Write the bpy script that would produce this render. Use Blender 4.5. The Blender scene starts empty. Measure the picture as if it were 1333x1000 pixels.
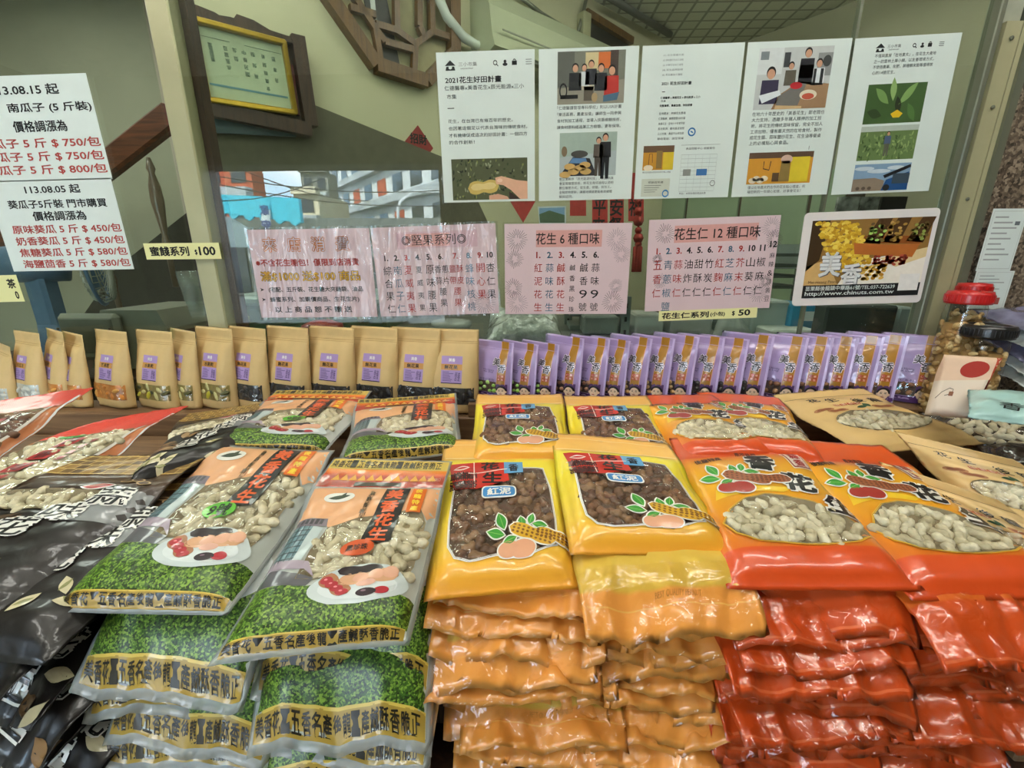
import bpy, math, random
import numpy as np
from mathutils import Vector, Matrix
from mathutils.geometry import tessellate_polygon
R = math.radians
SC = bpy.context.scene
COL = SC.collection
# ------------------------------------------------------------------ camera, world, lights, exposure
CAM_Z = 1.5
cam_d = bpy.data.cameras.new('camera')
cam_d.sensor_fit = 'HORIZONTAL'; cam_d.sensor_width = 36.0
cam_d.lens = 568.5 / 1333 * 36.0
cam_d.clip_start = 0.02; cam_d.clip_end = 300
cam = bpy.data.objects.new('camera', cam_d); COL.objects.link(cam)
cam.location = (0, 0, CAM_Z)
cam.rotation_euler = (R(90 - 16.44), 0, R(2.02))
SC.camera = cam
SC.view_settings.view_transform = 'Standard'
SC.view_settings.look = 'None'
SC.view_settings.gamma = 1.0
SC.view_settings.use_curve_mapping = False
SC.view_settings.exposure = -0.18
w = bpy.data.worlds.new('sky'); SC.world = w; w.use_nodes = True
wn = w.node_tree; wbg = wn.nodes['Background']
tc = wn.nodes.new('ShaderNodeTexCoord'); mp = wn.nodes.new('ShaderNodeMapping'); mp.inputs['Scale'].default_value = (1, 1, 2.5)
nz = wn.nodes.new('ShaderNodeTexNoise'); nz.inputs['Scale'].default_value = 3.0; nz.inputs['Detail'].default_value = 7
cr = wn.nodes.new('ShaderNodeValToRGB')
cr.color_ramp.elements[0].position = 0.38; cr.color_ramp.elements[0].color = (0.30, 0.55, 0.80, 1)
cr.color_ramp.elements[1].position = 0.58; cr.color_ramp.elements[1].color = (0.92, 0.96, 1.0, 1)
wn.links.new(tc.outputs['Generated'], mp.inputs[0]); wn.links.new(mp.outputs[0], nz.inputs['Vector'])
wn.links.new(nz.outputs['Fac'], cr.inputs[0]); wn.links.new(cr.outputs[0], wbg.inputs[0])
wbg.inputs[1].default_value = 16.0
sun_d = bpy.data.lights.new('sun', 'SUN'); sun_d.energy = 38.0; sun_d.angle = R(3); sun_d.color = (1.0, 0.95, 0.86)
sun = bpy.data.objects.new('sun', sun_d); COL.objects.link(sun); sun.rotation_euler = (R(-48), R(0), R(22))
LAMP_W = 30.0        # emission of the arcade tubes and the added shop tubes
ROOM_W = 55.0        # base watts of the added fill light over the stairwell

# ------------------------------------------------------------------ pixel helpers (photo is 1333 x 1000)
F_, PT, YA = 568.5, R(16.44), R(-2.02)
_cy, _sy, _cp, _sp = math.cos(YA), math.sin(YA), math.cos(PT), math.sin(PT)
FW = Vector((_sy*_cp, _cy*_cp, -_sp)); RT = Vector((_cy, -_sy, 0)); UP = RT.cross(FW)
CC = Vector((0, 0, CAM_Z))
def ray(x, y): return FW + RT*((x-666.5)/F_) + UP*((500-y)/F_)
def at_y(x, y, Y): d = ray(x, y); return CC + d*(Y/d.y)
def at_z(x, y, Z): d = ray(x, y); return CC + d*((Z-CAM_Z)/d.z)
GY = 1.086           # plane of the shop glass
def at_plane(x, y, p0, n):
    d = ray(x, y); n = Vector(n); return CC + d*((Vector(p0)-CC).dot(n)/d.dot(n))

# ------------------------------------------------------------------ mesh collector
def lin(h):
    h = h.lstrip('#'); c = [int(h[i:i+2], 16)/255 for i in (0, 2, 4)]
    return tuple(x/12.92 if x <= .04045 else ((x+.055)/1.055)**2.4 for x in c)

class MB:
    def __init__(s): s.v = []; s.f = []; s.m = []; s.mats = []; s.sm = []; s.uv = {}
    def mi(s, m):
        if m not in s.mats: s.mats.append(m)
        return s.mats.index(m)
    def add(s, vs, fs, m, smooth=False):
        b = len(s.v); k = s.mi(m)
        s.v.extend([tuple(map(float, p)) for p in vs])
        s.f.extend([tuple(int(i)+b for i in f) for f in fs]); s.m.extend([k]*len(fs)); s.sm.extend([smooth]*len(fs))
        return b
    def box(s, c, d, m, rot=None, bev=0.0):
        x, y, z = [q/2 for q in d]; M = rot if rot is not None else Matrix.Identity(3); c = Vector(c)
        if bev <= 0:
            P = [(-x,-y,-z),(x,-y,-z),(x,y,-z),(-x,y,-z),(-x,-y,z),(x,-y,z),(x,y,z),(-x,y,z)]
            Fs = [(0,3,2,1),(4,5,6,7),(0,1,5,4),(1,2,6,5),(2,3,7,6),(3,0,4,7)]
        else:
            b = min(bev, x*.9, y*.9, z*.9); P = []; idx = {}
            for sx in (-1,1):
                for sy in (-1,1):
                    for sz in (-1,1):
                        for ax in range(3):
                            q = [sx*(x-b), sy*(y-b), sz*(z-b)]; q[ax] = (sx,sy,sz)[ax]*(x,y,z)[ax]
                            idx[(sx,sy,sz,ax)] = len(P); P.append(tuple(q))
            Fs = []
            for ax in range(3):
                o = [a for a in range(3) if a != ax]
                for sg in (-1,1):
                    fc = []
                    for (a1,a2) in ((-1,-1),(1,-1),(1,1),(-1,1)):
                        k = [0,0,0]; k[ax] = sg; k[o[0]] = a1; k[o[1]] = a2; fc.append(idx[tuple(k)+(ax,)])
                    flip = (sg < 0) != (ax == 1)
                    Fs.append(tuple(fc[::-1] if flip else fc))
            for ax in range(3):
                o = [a for a in range(3) if a != ax]
                for a1 in (-1,1):
                    for a2 in (-1,1):
                        k0 = [0,0,0]; k1 = [0,0,0]; k0[ax] = -1; k1[ax] = 1
                        for k in (k0,k1): k[o[0]] = a1; k[o[1]] = a2
                        Fs.append((idx[tuple(k0)+(o[0],)], idx[tuple(k1)+(o[0],)], idx[tuple(k1)+(o[1],)], idx[tuple(k0)+(o[1],)]))
            for sx in (-1,1):
                for sy in (-1,1):
                    for sz in (-1,1): Fs.append(tuple(idx[(sx,sy,sz,a)] for a in range(3)))
        s.add([c + M @ Vector(p) for p in P], Fs, m)
    def tube(s, pts, r, m, n=8, cap=True):
        pts = [Vector(p) for p in pts]; rs = r if isinstance(r, (list, tuple)) else [r]*len(pts); V = []; Fs = []
        up = None
        for i, p in enumerate(pts):
            t = (pts[min(i+1, len(pts)-1)] - pts[max(i-1, 0)]).normalized()
            a = t.orthogonal().normalized() if up is None else (up - t*up.dot(t)).normalized()
            up = a; b = t.cross(a)
            for k in range(n): V.append(p + (a*math.cos(2*math.pi*k/n) + b*math.sin(2*math.pi*k/n))*rs[i])
        for i in range(len(pts)-1):
            for k in range(n): Fs.append((i*n+k, i*n+(k+1) % n, (i+1)*n+(k+1) % n, (i+1)*n+k))
        if cap: Fs.append(tuple(range(n))[::-1]); Fs.append(tuple(range((len(pts)-1)*n, len(pts)*n)))
        s.add(V, Fs, m, True)
    def lathe(s, prof, c, m, n=24, axis=None, cap=True):
        c = Vector(c); M = axis if axis is not None else Matrix.Identity(3); V = []; Fs = []
        for (r, z) in prof:
            for k in range(n): V.append(c + M @ Vector((r*math.cos(2*math.pi*k/n), r*math.sin(2*math.pi*k/n), z)))
        for i in range(len(prof)-1):
            for k in range(n): Fs.append((i*n+k, i*n+(k+1) % n, (i+1)*n+(k+1) % n, (i+1)*n+k))
        if cap: Fs.append(tuple(range(n))[::-1]); Fs.append(tuple(range((len(prof)-1)*n, len(prof)*n)))
        s.add(V, Fs, m, True)
    def prism(s, poly, a, b, m):
        """poly: list of 3d points of the front face, extruded by the vector b (a unused offset)"""
        n = len(poly); P = [Vector(p)+Vector(a) for p in poly]; Q = [p+Vector(b) for p in P]
        t = tessellate_polygon([P]); Fs = [tuple(x) for x in t] + [tuple(i+n for i in x[::-1]) for x in t]
        Fs += [(i, i+n, (i+1) % n+n, (i+1) % n) for i in range(n)]
        s.add(P+Q, Fs, m)
    def build(s, name, parent=None, loc=None, origin=None, fix=True):
        o3 = Vector(origin) if origin is not None else Vector((0,0,0))
        me = bpy.data.meshes.new(name)
        me.from_pydata([(p[0]-o3.x, p[1]-o3.y, p[2]-o3.z) for p in s.v], [], s.f)
        for m in s.mats: me.materials.append(m)
        me.polygons.foreach_set('material_index', s.m); me.polygons.foreach_set('use_smooth', s.sm)
        if s.uv:
            ul = me.uv_layers.new(name='uv'); d = np.zeros((len(me.loops), 2)); vi = np.zeros(len(me.loops), int)
            me.loops.foreach_get('vertex_index', vi); A = np.zeros((len(s.v), 2))
            for k, val in s.uv.items(): A[k:k+len(val)] = val
            d[:] = A[vi]; ul.data.foreach_set('uv', d.ravel())
        me.update()
        o = bpy.data.objects.new(name, me); COL.objects.link(o)
        o.location = Vector(loc) if loc is not None else o3
        if parent is not None:
            o.parent = parent
            if loc is None:
                wl = Vector((0,0,0)); pa = parent
                while pa is not None: wl = wl + pa.location; pa = pa.parent
                o.location = o3 - wl if origin is not None else (0,0,0)
        return o
def tag(o, label=None, cat=None, group=None, kind=None):
    if label: o['label'] = label
    if cat: o['category'] = cat
    if group: o['group'] = group
    if kind: o['kind'] = kind
    return o
def empty(name, loc, label=None, cat=None, group=None, rz=0):
    o = bpy.data.objects.new(name, None); COL.objects.link(o); o.location = loc; o.rotation_euler = (0,0,rz); o.empty_display_size = .02
    return tag(o, label, cat, group)
def copy_tree(o, parent=None):
    c = o.copy(); COL.objects.link(c)
    if parent is not None: c.parent = parent
    for ch in list(o.children): copy_tree(ch, c)
    return c
def struct(o): o['kind'] = 'structure'; return o

# ------------------------------------------------------------------ materials
MATS = {}
def _nt(name):
    m = bpy.data.materials.new(name); m.use_nodes = True; return m, m.node_tree, m.node_tree.nodes['Principled BSDF']
def mat(name, col, rough=.5, metal=0, var=.12, scale=18, bump=0, bscale=None, coat=0, spec=.5, bdet=3, trans=0, bdist=.002, emit=None, es=1, coords='Object', coat_r=.06):
    if name in MATS: return MATS[name]
    if isinstance(col, str): col = lin(col)
    m, t, p = _nt(name); N = t.nodes; K = t.links
    c = N.new('ShaderNodeTexCoord'); n = N.new('ShaderNodeTexNoise'); n.inputs['Scale'].default_value = scale; n.inputs['Detail'].default_value = 3
    K.new(c.outputs[coords], n.inputs['Vector'])
    r = N.new('ShaderNodeValToRGB'); e = r.color_ramp.elements
    e[0].position = .3; e[0].color = tuple(x*(1-var) for x in col)+(1,)
    e[1].position = .7; e[1].color = tuple(min(1, x*(1+var)) for x in col)+(1,)
    K.new(n.outputs['Fac'], r.inputs[0]); K.new(r.outputs[0], p.inputs['Base Color'])
    p.inputs['Roughness'].default_value = rough; p.inputs['Metallic'].default_value = metal
    p.inputs['Specular IOR Level'].default_value = spec
    p.inputs['Coat Weight'].default_value = coat; p.inputs['Coat Roughness'].default_value = coat_r
    if trans: p.inputs['Transmission Weight'].default_value = trans
    if emit:
        p.inputs['Emission Color'].default_value = tuple(emit)+(1,); p.inputs['Emission Strength'].default_value = es
    if bump:
        b = N.new('ShaderNodeTexNoise'); b.inputs['Scale'].default_value = bscale or scale*3; b.inputs['Detail'].default_value = bdet
        K.new(c.outputs[coords], b.inputs['Vector'])
        q = N.new('ShaderNodeBump'); q.inputs['Strength'].default_value = bump; q.inputs['Distance'].default_value = bdist
        K.new(b.outputs['Fac'], q.inputs['Height']); K.new(q.outputs[0], p.inputs['Normal']); K.new(q.outputs[0], p.inputs['Coat Normal'])
    MATS[name] = m; return m
def ramp_mat(name, stops, rough=.3, coat=.6, bump=.25, bscale=28, axis='Y', const=False, noise=.0, bdist=.004):
    """printed plastic film: colour runs along the bag's own length (uv)"""
    if name in MATS: return MATS[name]
    m, t, p = _nt(name); N = t.nodes; K = t.links
    u = N.new('ShaderNodeUVMap'); sx = N.new('ShaderNodeSeparateXYZ'); K.new(u.outputs[0], sx.inputs[0])
    r = N.new('ShaderNodeValToRGB'); e = r.color_ramp.elements
    if const: r.color_ramp.interpolation = 'CONSTANT'
    stops = [(a, lin(c) if isinstance(c, str) else c) for a, c in stops]
    e[0].position = stops[0][0]; e[0].color = stops[0][1]+(1,); e[1].position = stops[-1][0]; e[1].color = stops[-1][1]+(1,)
    for a, c in stops[1:-1]: q = e.new(a); q.color = c+(1,)
    K.new(sx.outputs[axis], r.inputs[0])
    c = N.new('ShaderNodeTexCoord'); n = N.new('ShaderNodeTexNoise'); n.inputs['Scale'].default_value = bscale; n.inputs['Detail'].default_value = 2.5
    n.inputs['Distortion'].default_value = .6
    K.new(c.outputs['Object'], n.inputs['Vector'])
    K.new(r.outputs[0], p.inputs['Base Color'])
    q = N.new('ShaderNodeBump'); q.inputs['Strength'].default_value = bump; q.inputs['Distance'].default_value = bdist
    K.new(n.outputs['Fac'], q.inputs['Height']); K.new(q.outputs[0], p.inputs['Normal']); K.new(q.outputs[0], p.inputs['Coat Normal'])
    p.inputs['Roughness'].default_value = rough; p.inputs['Coat Weight'].default_value = coat; p.inputs['Coat Roughness'].default_value = .08
    MATS[name] = m; return m
def film_mat(name, tint=(1,1,1), gloss=.16, bump=.35, bscale=30, fog=0.0, bdist=.004, rough=.06, stretch=None):
    """clear film or pane: transparent with a Fresnel gloss"""
    if name in MATS: return MATS[name]
    m = bpy.data.materials.new(name); m.use_nodes = True; t = m.node_tree; N = t.nodes; K = t.links; N.clear()
    o = N.new('ShaderNodeOutputMaterial'); tr = N.new('ShaderNodeBsdfTransparent'); tr.inputs[0].default_value = tuple(tint)+(1,)
    g = N.new('ShaderNodeBsdfGlossy'); g.inputs['Roughness'].default_value = rough; mx = N.new('ShaderNodeMixShader')
    fr = N.new('ShaderNodeLayerWeight'); fr.inputs['Blend'].default_value = .5   # facing term raised to the fifth: Schlick
    pw_ = N.new('ShaderNodeMath'); pw_.operation = 'POWER'; pw_.inputs[1].default_value = 5.0; K.new(fr.outputs['Facing'], pw_.inputs[0])
    mr = N.new('ShaderNodeMath'); mr.operation = 'MULTIPLY_ADD'; mr.inputs[1].default_value = .9; mr.inputs[2].default_value = .045*gloss/.16; mr.use_clamp = True
    K.new(pw_.outputs[0], mr.inputs[0])
    K.new(mr.outputs[0], mx.inputs[0]); K.new(tr.outputs[0], mx.inputs[1]); K.new(g.outputs[0], mx.inputs[2])
    if bump:
        c = N.new('ShaderNodeTexCoord'); n = N.new('ShaderNodeTexNoise'); n.inputs['Scale'].default_value = bscale; n.inputs['Detail'].default_value = 2; n.inputs['Distortion'].default_value = .8
        mpp = N.new('ShaderNodeMapping'); mpp.inputs['Scale'].default_value = stretch or (1,1,1); K.new(c.outputs['Object'], mpp.inputs[0]); K.new(mpp.outputs[0], n.inputs['Vector']); b = N.new('ShaderNodeBump'); b.inputs['Strength'].default_value = bump; b.inputs['Distance'].default_value = bdist
        K.new(n.outputs['Fac'], b.inputs['Height']); K.new(b.outputs[0], g.inputs['Normal']); K.new(b.outputs[0], fr.inputs['Normal'])
    sh = mx
    if fog:
        d = N.new('ShaderNodeBsdfDiffuse'); d.inputs[0].default_value = (.75,.78,.76,1); m2 = N.new('ShaderNodeMixShader'); m2.inputs[0].default_value = fog
        K.new(mx.outputs[0], m2.inputs[1]); K.new(d.outputs[0], m2.inputs[2]); sh = m2
    K.new(sh.outputs[0], o.inputs[0])
    MATS[name] = m; return m
def speckle_mat(name, c1, c2, c3, scale=120, rough=.5, bump=.0):
    if name in MATS: return MATS[name]
    m, t, p = _nt(name); N = t.nodes; K = t.links
    c = N.new('ShaderNodeTexCoord'); v = N.new('ShaderNodeTexVoronoi'); v.inputs['Scale'].default_value = scale
    n = N.new('ShaderNodeTexNoise'); n.inputs['Scale'].default_value = scale*.7; n.inputs['Detail'].default_value = 4
    K.new(c.outputs['Object'], v.inputs['Vector']); K.new(c.outputs['Object'], n.inputs['Vector'])
    mx = N.new('ShaderNodeMix'); mx.data_type = 'FLOAT'; mx.inputs[0].default_value = .5
    sp = N.new('ShaderNodeSeparateColor'); K.new(v.outputs['Color'], sp.inputs[0])
    K.new(sp.outputs[0], mx.inputs[2]); K.new(n.outputs['Fac'], mx.inputs[3])
    r = N.new('ShaderNodeValToRGB'); e = r.color_ramp.elements
    e[0].position = .25; e[0].color = lin(c1)+(1,); e[1].position = .72; e[1].color = lin(c3)+(1,); q = e.new(.5); q.color = lin(c2)+(1,)
    K.new(mx.outputs[0], r.inputs[0]); K.new(r.outputs[0], p.inputs['Base Color']); p.inputs['Roughness'].default_value = rough
    if bump:
        b = N.new('ShaderNodeBump'); b.inputs['Strength'].default_value = bump; b.inputs['Distance'].default_value = .004
        K.new(mx.outputs[0], b.inputs['Height']); K.new(b.outputs[0], p.inputs['Normal'])
    MATS[name] = m; return m
def wood_mat(name, c1, c2, rough=.4, axis=0, scale=6):
    if name in MATS: return MATS[name]
    m, t, p = _nt(name); N = t.nodes; K = t.links
    c = N.new('ShaderNodeTexCoord'); mp = N.new('ShaderNodeMapping'); s = [scale*6]*3; s[axis] = scale*.5; mp.inputs['Scale'].default_value = s
    n = N.new('ShaderNodeTexNoise'); n.inputs['Scale'].default_value = 1.5; n.inputs['Detail'].default_value = 5; n.inputs['Distortion'].default_value = 1.5
    K.new(c.outputs['Object'], mp.inputs[0]); K.new(mp.outputs[0], n.inputs['Vector'])
    r = N.new('ShaderNodeValToRGB'); e = r.color_ramp.elements; e[0].position = .3; e[1].position = .7
    e[0].color = lin(c1)+(1,); e[1].color = lin(c2)+(1,)
    K.new(n.outputs['Fac'], r.inputs[0]); K.new(r.outputs[0], p.inputs['Base Color']); p.inputs['Roughness'].default_value = rough
    MATS[name] = m; return m
def brick_mat(name, c1, c2, mortar, scale=5, msize=.02, offs=.5, rough=.5, bw=.5, rh=.25, coords='UV', coat=.5):
    if name in MATS: return MATS[name]
    m, t, p = _nt(name); N = t.nodes; K = t.links
    c = N.new('ShaderNodeTexCoord'); b = N.new('ShaderNodeTexBrick'); b.offset = offs
    b.inputs['Color1'].default_value = lin(c1)+(1,); b.inputs['Color2'].default_value = lin(c2)+(1,); b.inputs['Mortar'].default_value = lin(mortar)+(1,)
    b.inputs['Scale'].default_value = scale; b.inputs['Mortar Size'].default_value = msize; b.inputs['Brick Width'].default_value = bw; b.inputs['Row Height'].default_value = rh
    K.new(c.outputs[coords], b.inputs['Vector']); K.new(b.outputs[0], p.inputs['Base Color']); p.inputs['Roughness'].default_value = rough
    p.inputs['Coat Weight'].default_value = coat; p.inputs['Coat Roughness'].default_value = .1
    MATS[name] = m; return m
def ink(h, coat=.5, rough=.35):
    return mat('ink_'+h.strip('#')+('' if coat == .5 else 'm'), h, rough=rough, var=.03, scale=60, coat=coat, bump=.2, bscale=30, bdist=.003)

# ------------------------------------------------------------------ flat shapes (2d) and lettering
TXT = {}
def text2d(s, bold=0.0, res=2):
    k = (s, bold, res)
    if k in TXT: return TXT[k]
    if bold:                                  # heavier strokes: a thin band along every edge of the outline
        V, T = text2d(s, 0.0, res); cnt = {}
        for t in T:
            for i in range(len(t)): e_ = (t[i], t[(i+1) % len(t)]); q_ = (min(e_), max(e_)); cnt.setdefault(q_, []).append(e_)
        W = [V]; T2 = list(T); nb = len(V)
        for q_, l in cnt.items():
            if len(l) != 1: continue
            a, b = V[l[0][0]], V[l[0][1]]; d = b-a; L = math.hypot(*d) or 1; d = d/L*bold; n_ = np.array([d[1], -d[0]])
            W.append(np.array([a-d*.5-n_*.2, a-d*.5+n_, b+d*.5+n_, b+d*.5-n_*.2])); T2 += [(nb, nb+1, nb+2), (nb, nb+2, nb+3)]; nb += 4
        TXT[k] = (np.concatenate(W), T2); return TXT[k]
    cu = bpy.data.curves.new('lettering', 'FONT'); cu.body = s; cu.size = 1; cu.fill_mode = 'FRONT'; cu.resolution_u = res
    ob = bpy.data.objects.new('lettering', cu); me = bpy.data.meshes.new_from_object(ob)
    V = np.array([v.co[:2] for v in me.vertices]).reshape(-1, 2); T = [tuple(p.vertices) for p in me.polygons]
    bpy.data.objects.remove(ob); bpy.data.curves.remove(cu); bpy.data.meshes.remove(me)
    TXT[k] = (V, T); return TXT[k]
def text_fit(s, cx, cy, w=None, h=None, rot=0, bold=0.0, shear=0.0, res=2):
    """lettering scaled into a box about (cx, cy)"""
    V, T = text2d(s, bold, res)
    if len(V) == 0: return np.zeros((0, 2)), []
    lo, hi = V.min(0), V.max(0); d = np.maximum(hi-lo, 1e-6); P = V - (lo+hi)/2
    if w and h: P = P*np.array([w/d[0], h/d[1]])
    elif w: P = P*(w/d[0])
    else: P = P*(h/d[1])
    P = P + np.stack([P[:, 1]*shear, 0*P[:, 0]], -1)
    c, s_ = math.cos(rot), math.sin(rot)
    return np.stack([P[:, 0]*c-P[:, 1]*s_+cx, P[:, 0]*s_+P[:, 1]*c+cy], -1), T
def text_line(s, x, y, size, align='L', bold=0.0, res=2, sx=1.0, rot=0.0):
    """lettering on a baseline; size is the height of one character cell"""
    V, T = text2d(s, bold, res)
    if len(V) == 0: return np.zeros((0, 2)), []
    P = V*size; P = P*np.array([sx, 1]); wd = P[:, 0].max()
    if align == 'C': P = P - np.array([(P[:, 0].max()+P[:, 0].min())/2, 0])
    if align == 'R': P = P - np.array([wd, 0])
    if rot:
        c, s_ = math.cos(rot), math.sin(rot); P = np.stack([P[:, 0]*c-P[:, 1]*s_, P[:, 0]*s_+P[:, 1]*c], -1)
    return P + np.array([x, y]), T
def ell(cx, cy, rx, ry, rot=0, n=24):
    c, s = math.cos(rot), math.sin(rot); return [(cx+rx*math.cos(t)*c-ry*math.sin(t)*s, cy+rx*math.cos(t)*s+ry*math.sin(t)*c) for t in (2*math.pi*i/n for i in range(n))]
def rect(x0, y0, x1, y1): return [(x0,y0),(x1,y0),(x1,y1),(x0,y1)]
def rrect(x0, y0, x1, y1, r, n=5):
    P = []
    for cx, cy, a in ((x1-r,y0+r,-90),(x1-r,y1-r,0),(x0+r,y1-r,90),(x0+r,y0+r,180)):
        for i in range(n+1): t = R(a+90*i/n); P.append((cx+r*math.cos(t), cy+r*math.sin(t)))
    return P
def leaf(cx, cy, l, w, rot, n=8):
    P = [(l*(i/n-.5), w*math.sin(math.pi*i/n)/2) for i in range(n+1)] + [(l*(.5-i/n), -w*math.sin(math.pi*i/n)/2) for i in range(1, n)]
    c, s = math.cos(rot), math.sin(rot); return [(cx+x*c-y*s, cy+x*s+y*c) for x, y in P]
def pod(cx, cy, l, w, rot, n=14):
    up = []
    for i in range(n+1):
        t = i/n; x = l*(t-.5); y = w/2*math.sqrt(max(0, 1-(2*t-1)**4))*(1-.28*math.exp(-((t-.5)/.13)**2)); up.append((x, y))
    P = up + [(x, -y) for x, y in up[::-1][1:-1]]
    c, s = math.cos(rot), math.sin(rot); return [(cx+x*c-y*s, cy+x*s+y*c) for x, y in P]
def grow(P, d):
    c = np.mean(P, 0); Q = []
    n = len(P); A = np.array(P); area = 0.5*np.sum(A[:, 0]*np.roll(A[:, 1], -1)-A[:, 1]*np.roll(A[:, 0], -1)); sg = 1 if area > 0 else -1
    for i in range(n):
        a, b, e = A[i-1], A[i], A[(i+1) % n]; t = (e-a); l = np.hypot(*t) or 1; Q.append(tuple(b + sg*d*np.array([t[1], -t[0]])/l))
    return Q
def tri(P):
    V = np.array(P, float); T = tessellate_polygon([[Vector((x, y, 0)) for x, y in P]]); return V, [tuple(t) for t in T]
def stroke(P, w, closed=True):
    n = len(P); A = np.array(P, float); V = []; T = []
    for i in range(n):
        a = A[i-1] if (closed or i > 0) else A[i]; e = A[(i+1) % n] if (closed or i < n-1) else A[i]
        t = e-a; l = np.hypot(*t) or 1; nn = np.array([-t[1], t[0]])/l*w/2; V += [A[i]+nn, A[i]-nn]
    for i in range(n if closed else n-1):
        j = (i+1) % n; T += [(2*i, 2*i+1, 2*j+1), (2*i, 2*j+1, 2*j)]
    return np.array(V), T
def subdiv(V, T, ml):
    V = [tuple(p) for p in V]; out = []; mid = {}
    st = [tuple(t) if len(t) == 3 else None for t in T]; st = [t for t in st if t]
    for t in T:
        if len(t) > 3: st += [(t[0], t[i], t[i+1]) for i in range(1, len(t)-1)]
    ml2 = ml*ml
    while st:
        a, b, c = st.pop()
        L = [((V[p][0]-V[q][0])**2+(V[p][1]-V[q][1])**2, p, q) for p, q in ((a,b),(b,c),(c,a))]
        k = max(range(3), key=lambda i: L[i][0])
        if L[k][0] <= ml2: out.append((a, b, c)); continue
        _, p, q = L[k]; key = (min(p, q), max(p, q))
        if key not in mid: mid[key] = len(V); V.append(((V[p][0]+V[q][0])/2, (V[p][1]+V[q][1])/2))
        m_ = mid[key]; r = ({a,b,c}-{p,q}).pop()
        tri_ = [a, b, c]; i = tri_.index(p); 
        st.append(tuple(m_ if x == q else x for x in tri_)); st.append(tuple(m_ if x == p else x for x in tri_))
    return np.array(V, float).reshape(-1, 2), out
def inside(P, X, Y):
    X = np.asarray(X, float); Y = np.asarray(Y, float); r = np.zeros(X.shape, bool); n = len(P)
    for i in range(n):
        x0, y0 = P[i]; x1, y1 = P[(i+1) % n]
        c = ((y0 > Y) != (y1 > Y)) & (X < (x1-x0)*(Y-y0)/((y1-y0) if y1 != y0 else 1e-9)+x0); r ^= c
    return r
def sdist(P, X, Y):
    X = np.asarray(X, float); Y = np.asarray(Y, float); d = np.full(X.shape, 1e9); n = len(P)
    for i in range(n):
        a = np.array(P[i]); b = np.array(P[(i+1) % n]); e = b-a; L = e@e or 1e-9
        t = np.clip(((X-a[0])*e[0]+(Y-a[1])*e[1])/L, 0, 1); d = np.minimum(d, np.hypot(X-a[0]-t*e[0], Y-a[1]-t*e[1]))
    return np.where(inside(P, X, Y), d, -d)
# ------------------------------------------------------------------ bags: a pillow of film over a quad, with prints, windows and contents
def waves(seed, X, Y, n=6, lo=.08, hi=.3):
    rs = np.random.RandomState(seed); z = 0*np.asarray(X, float)
    for i in range(n):
        lam = lo+(hi-lo)*rs.rand(); th = rs.rand()*math.pi*2; z = z + np.sin((X*math.cos(th)+Y*math.sin(th))*2*math.pi/lam + rs.rand()*6.28)*(.4+rs.rand()*.6)
    return z/n
def sstep(x): x = np.clip(x, 0, 1); return x*x*(3-2*x)

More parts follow.
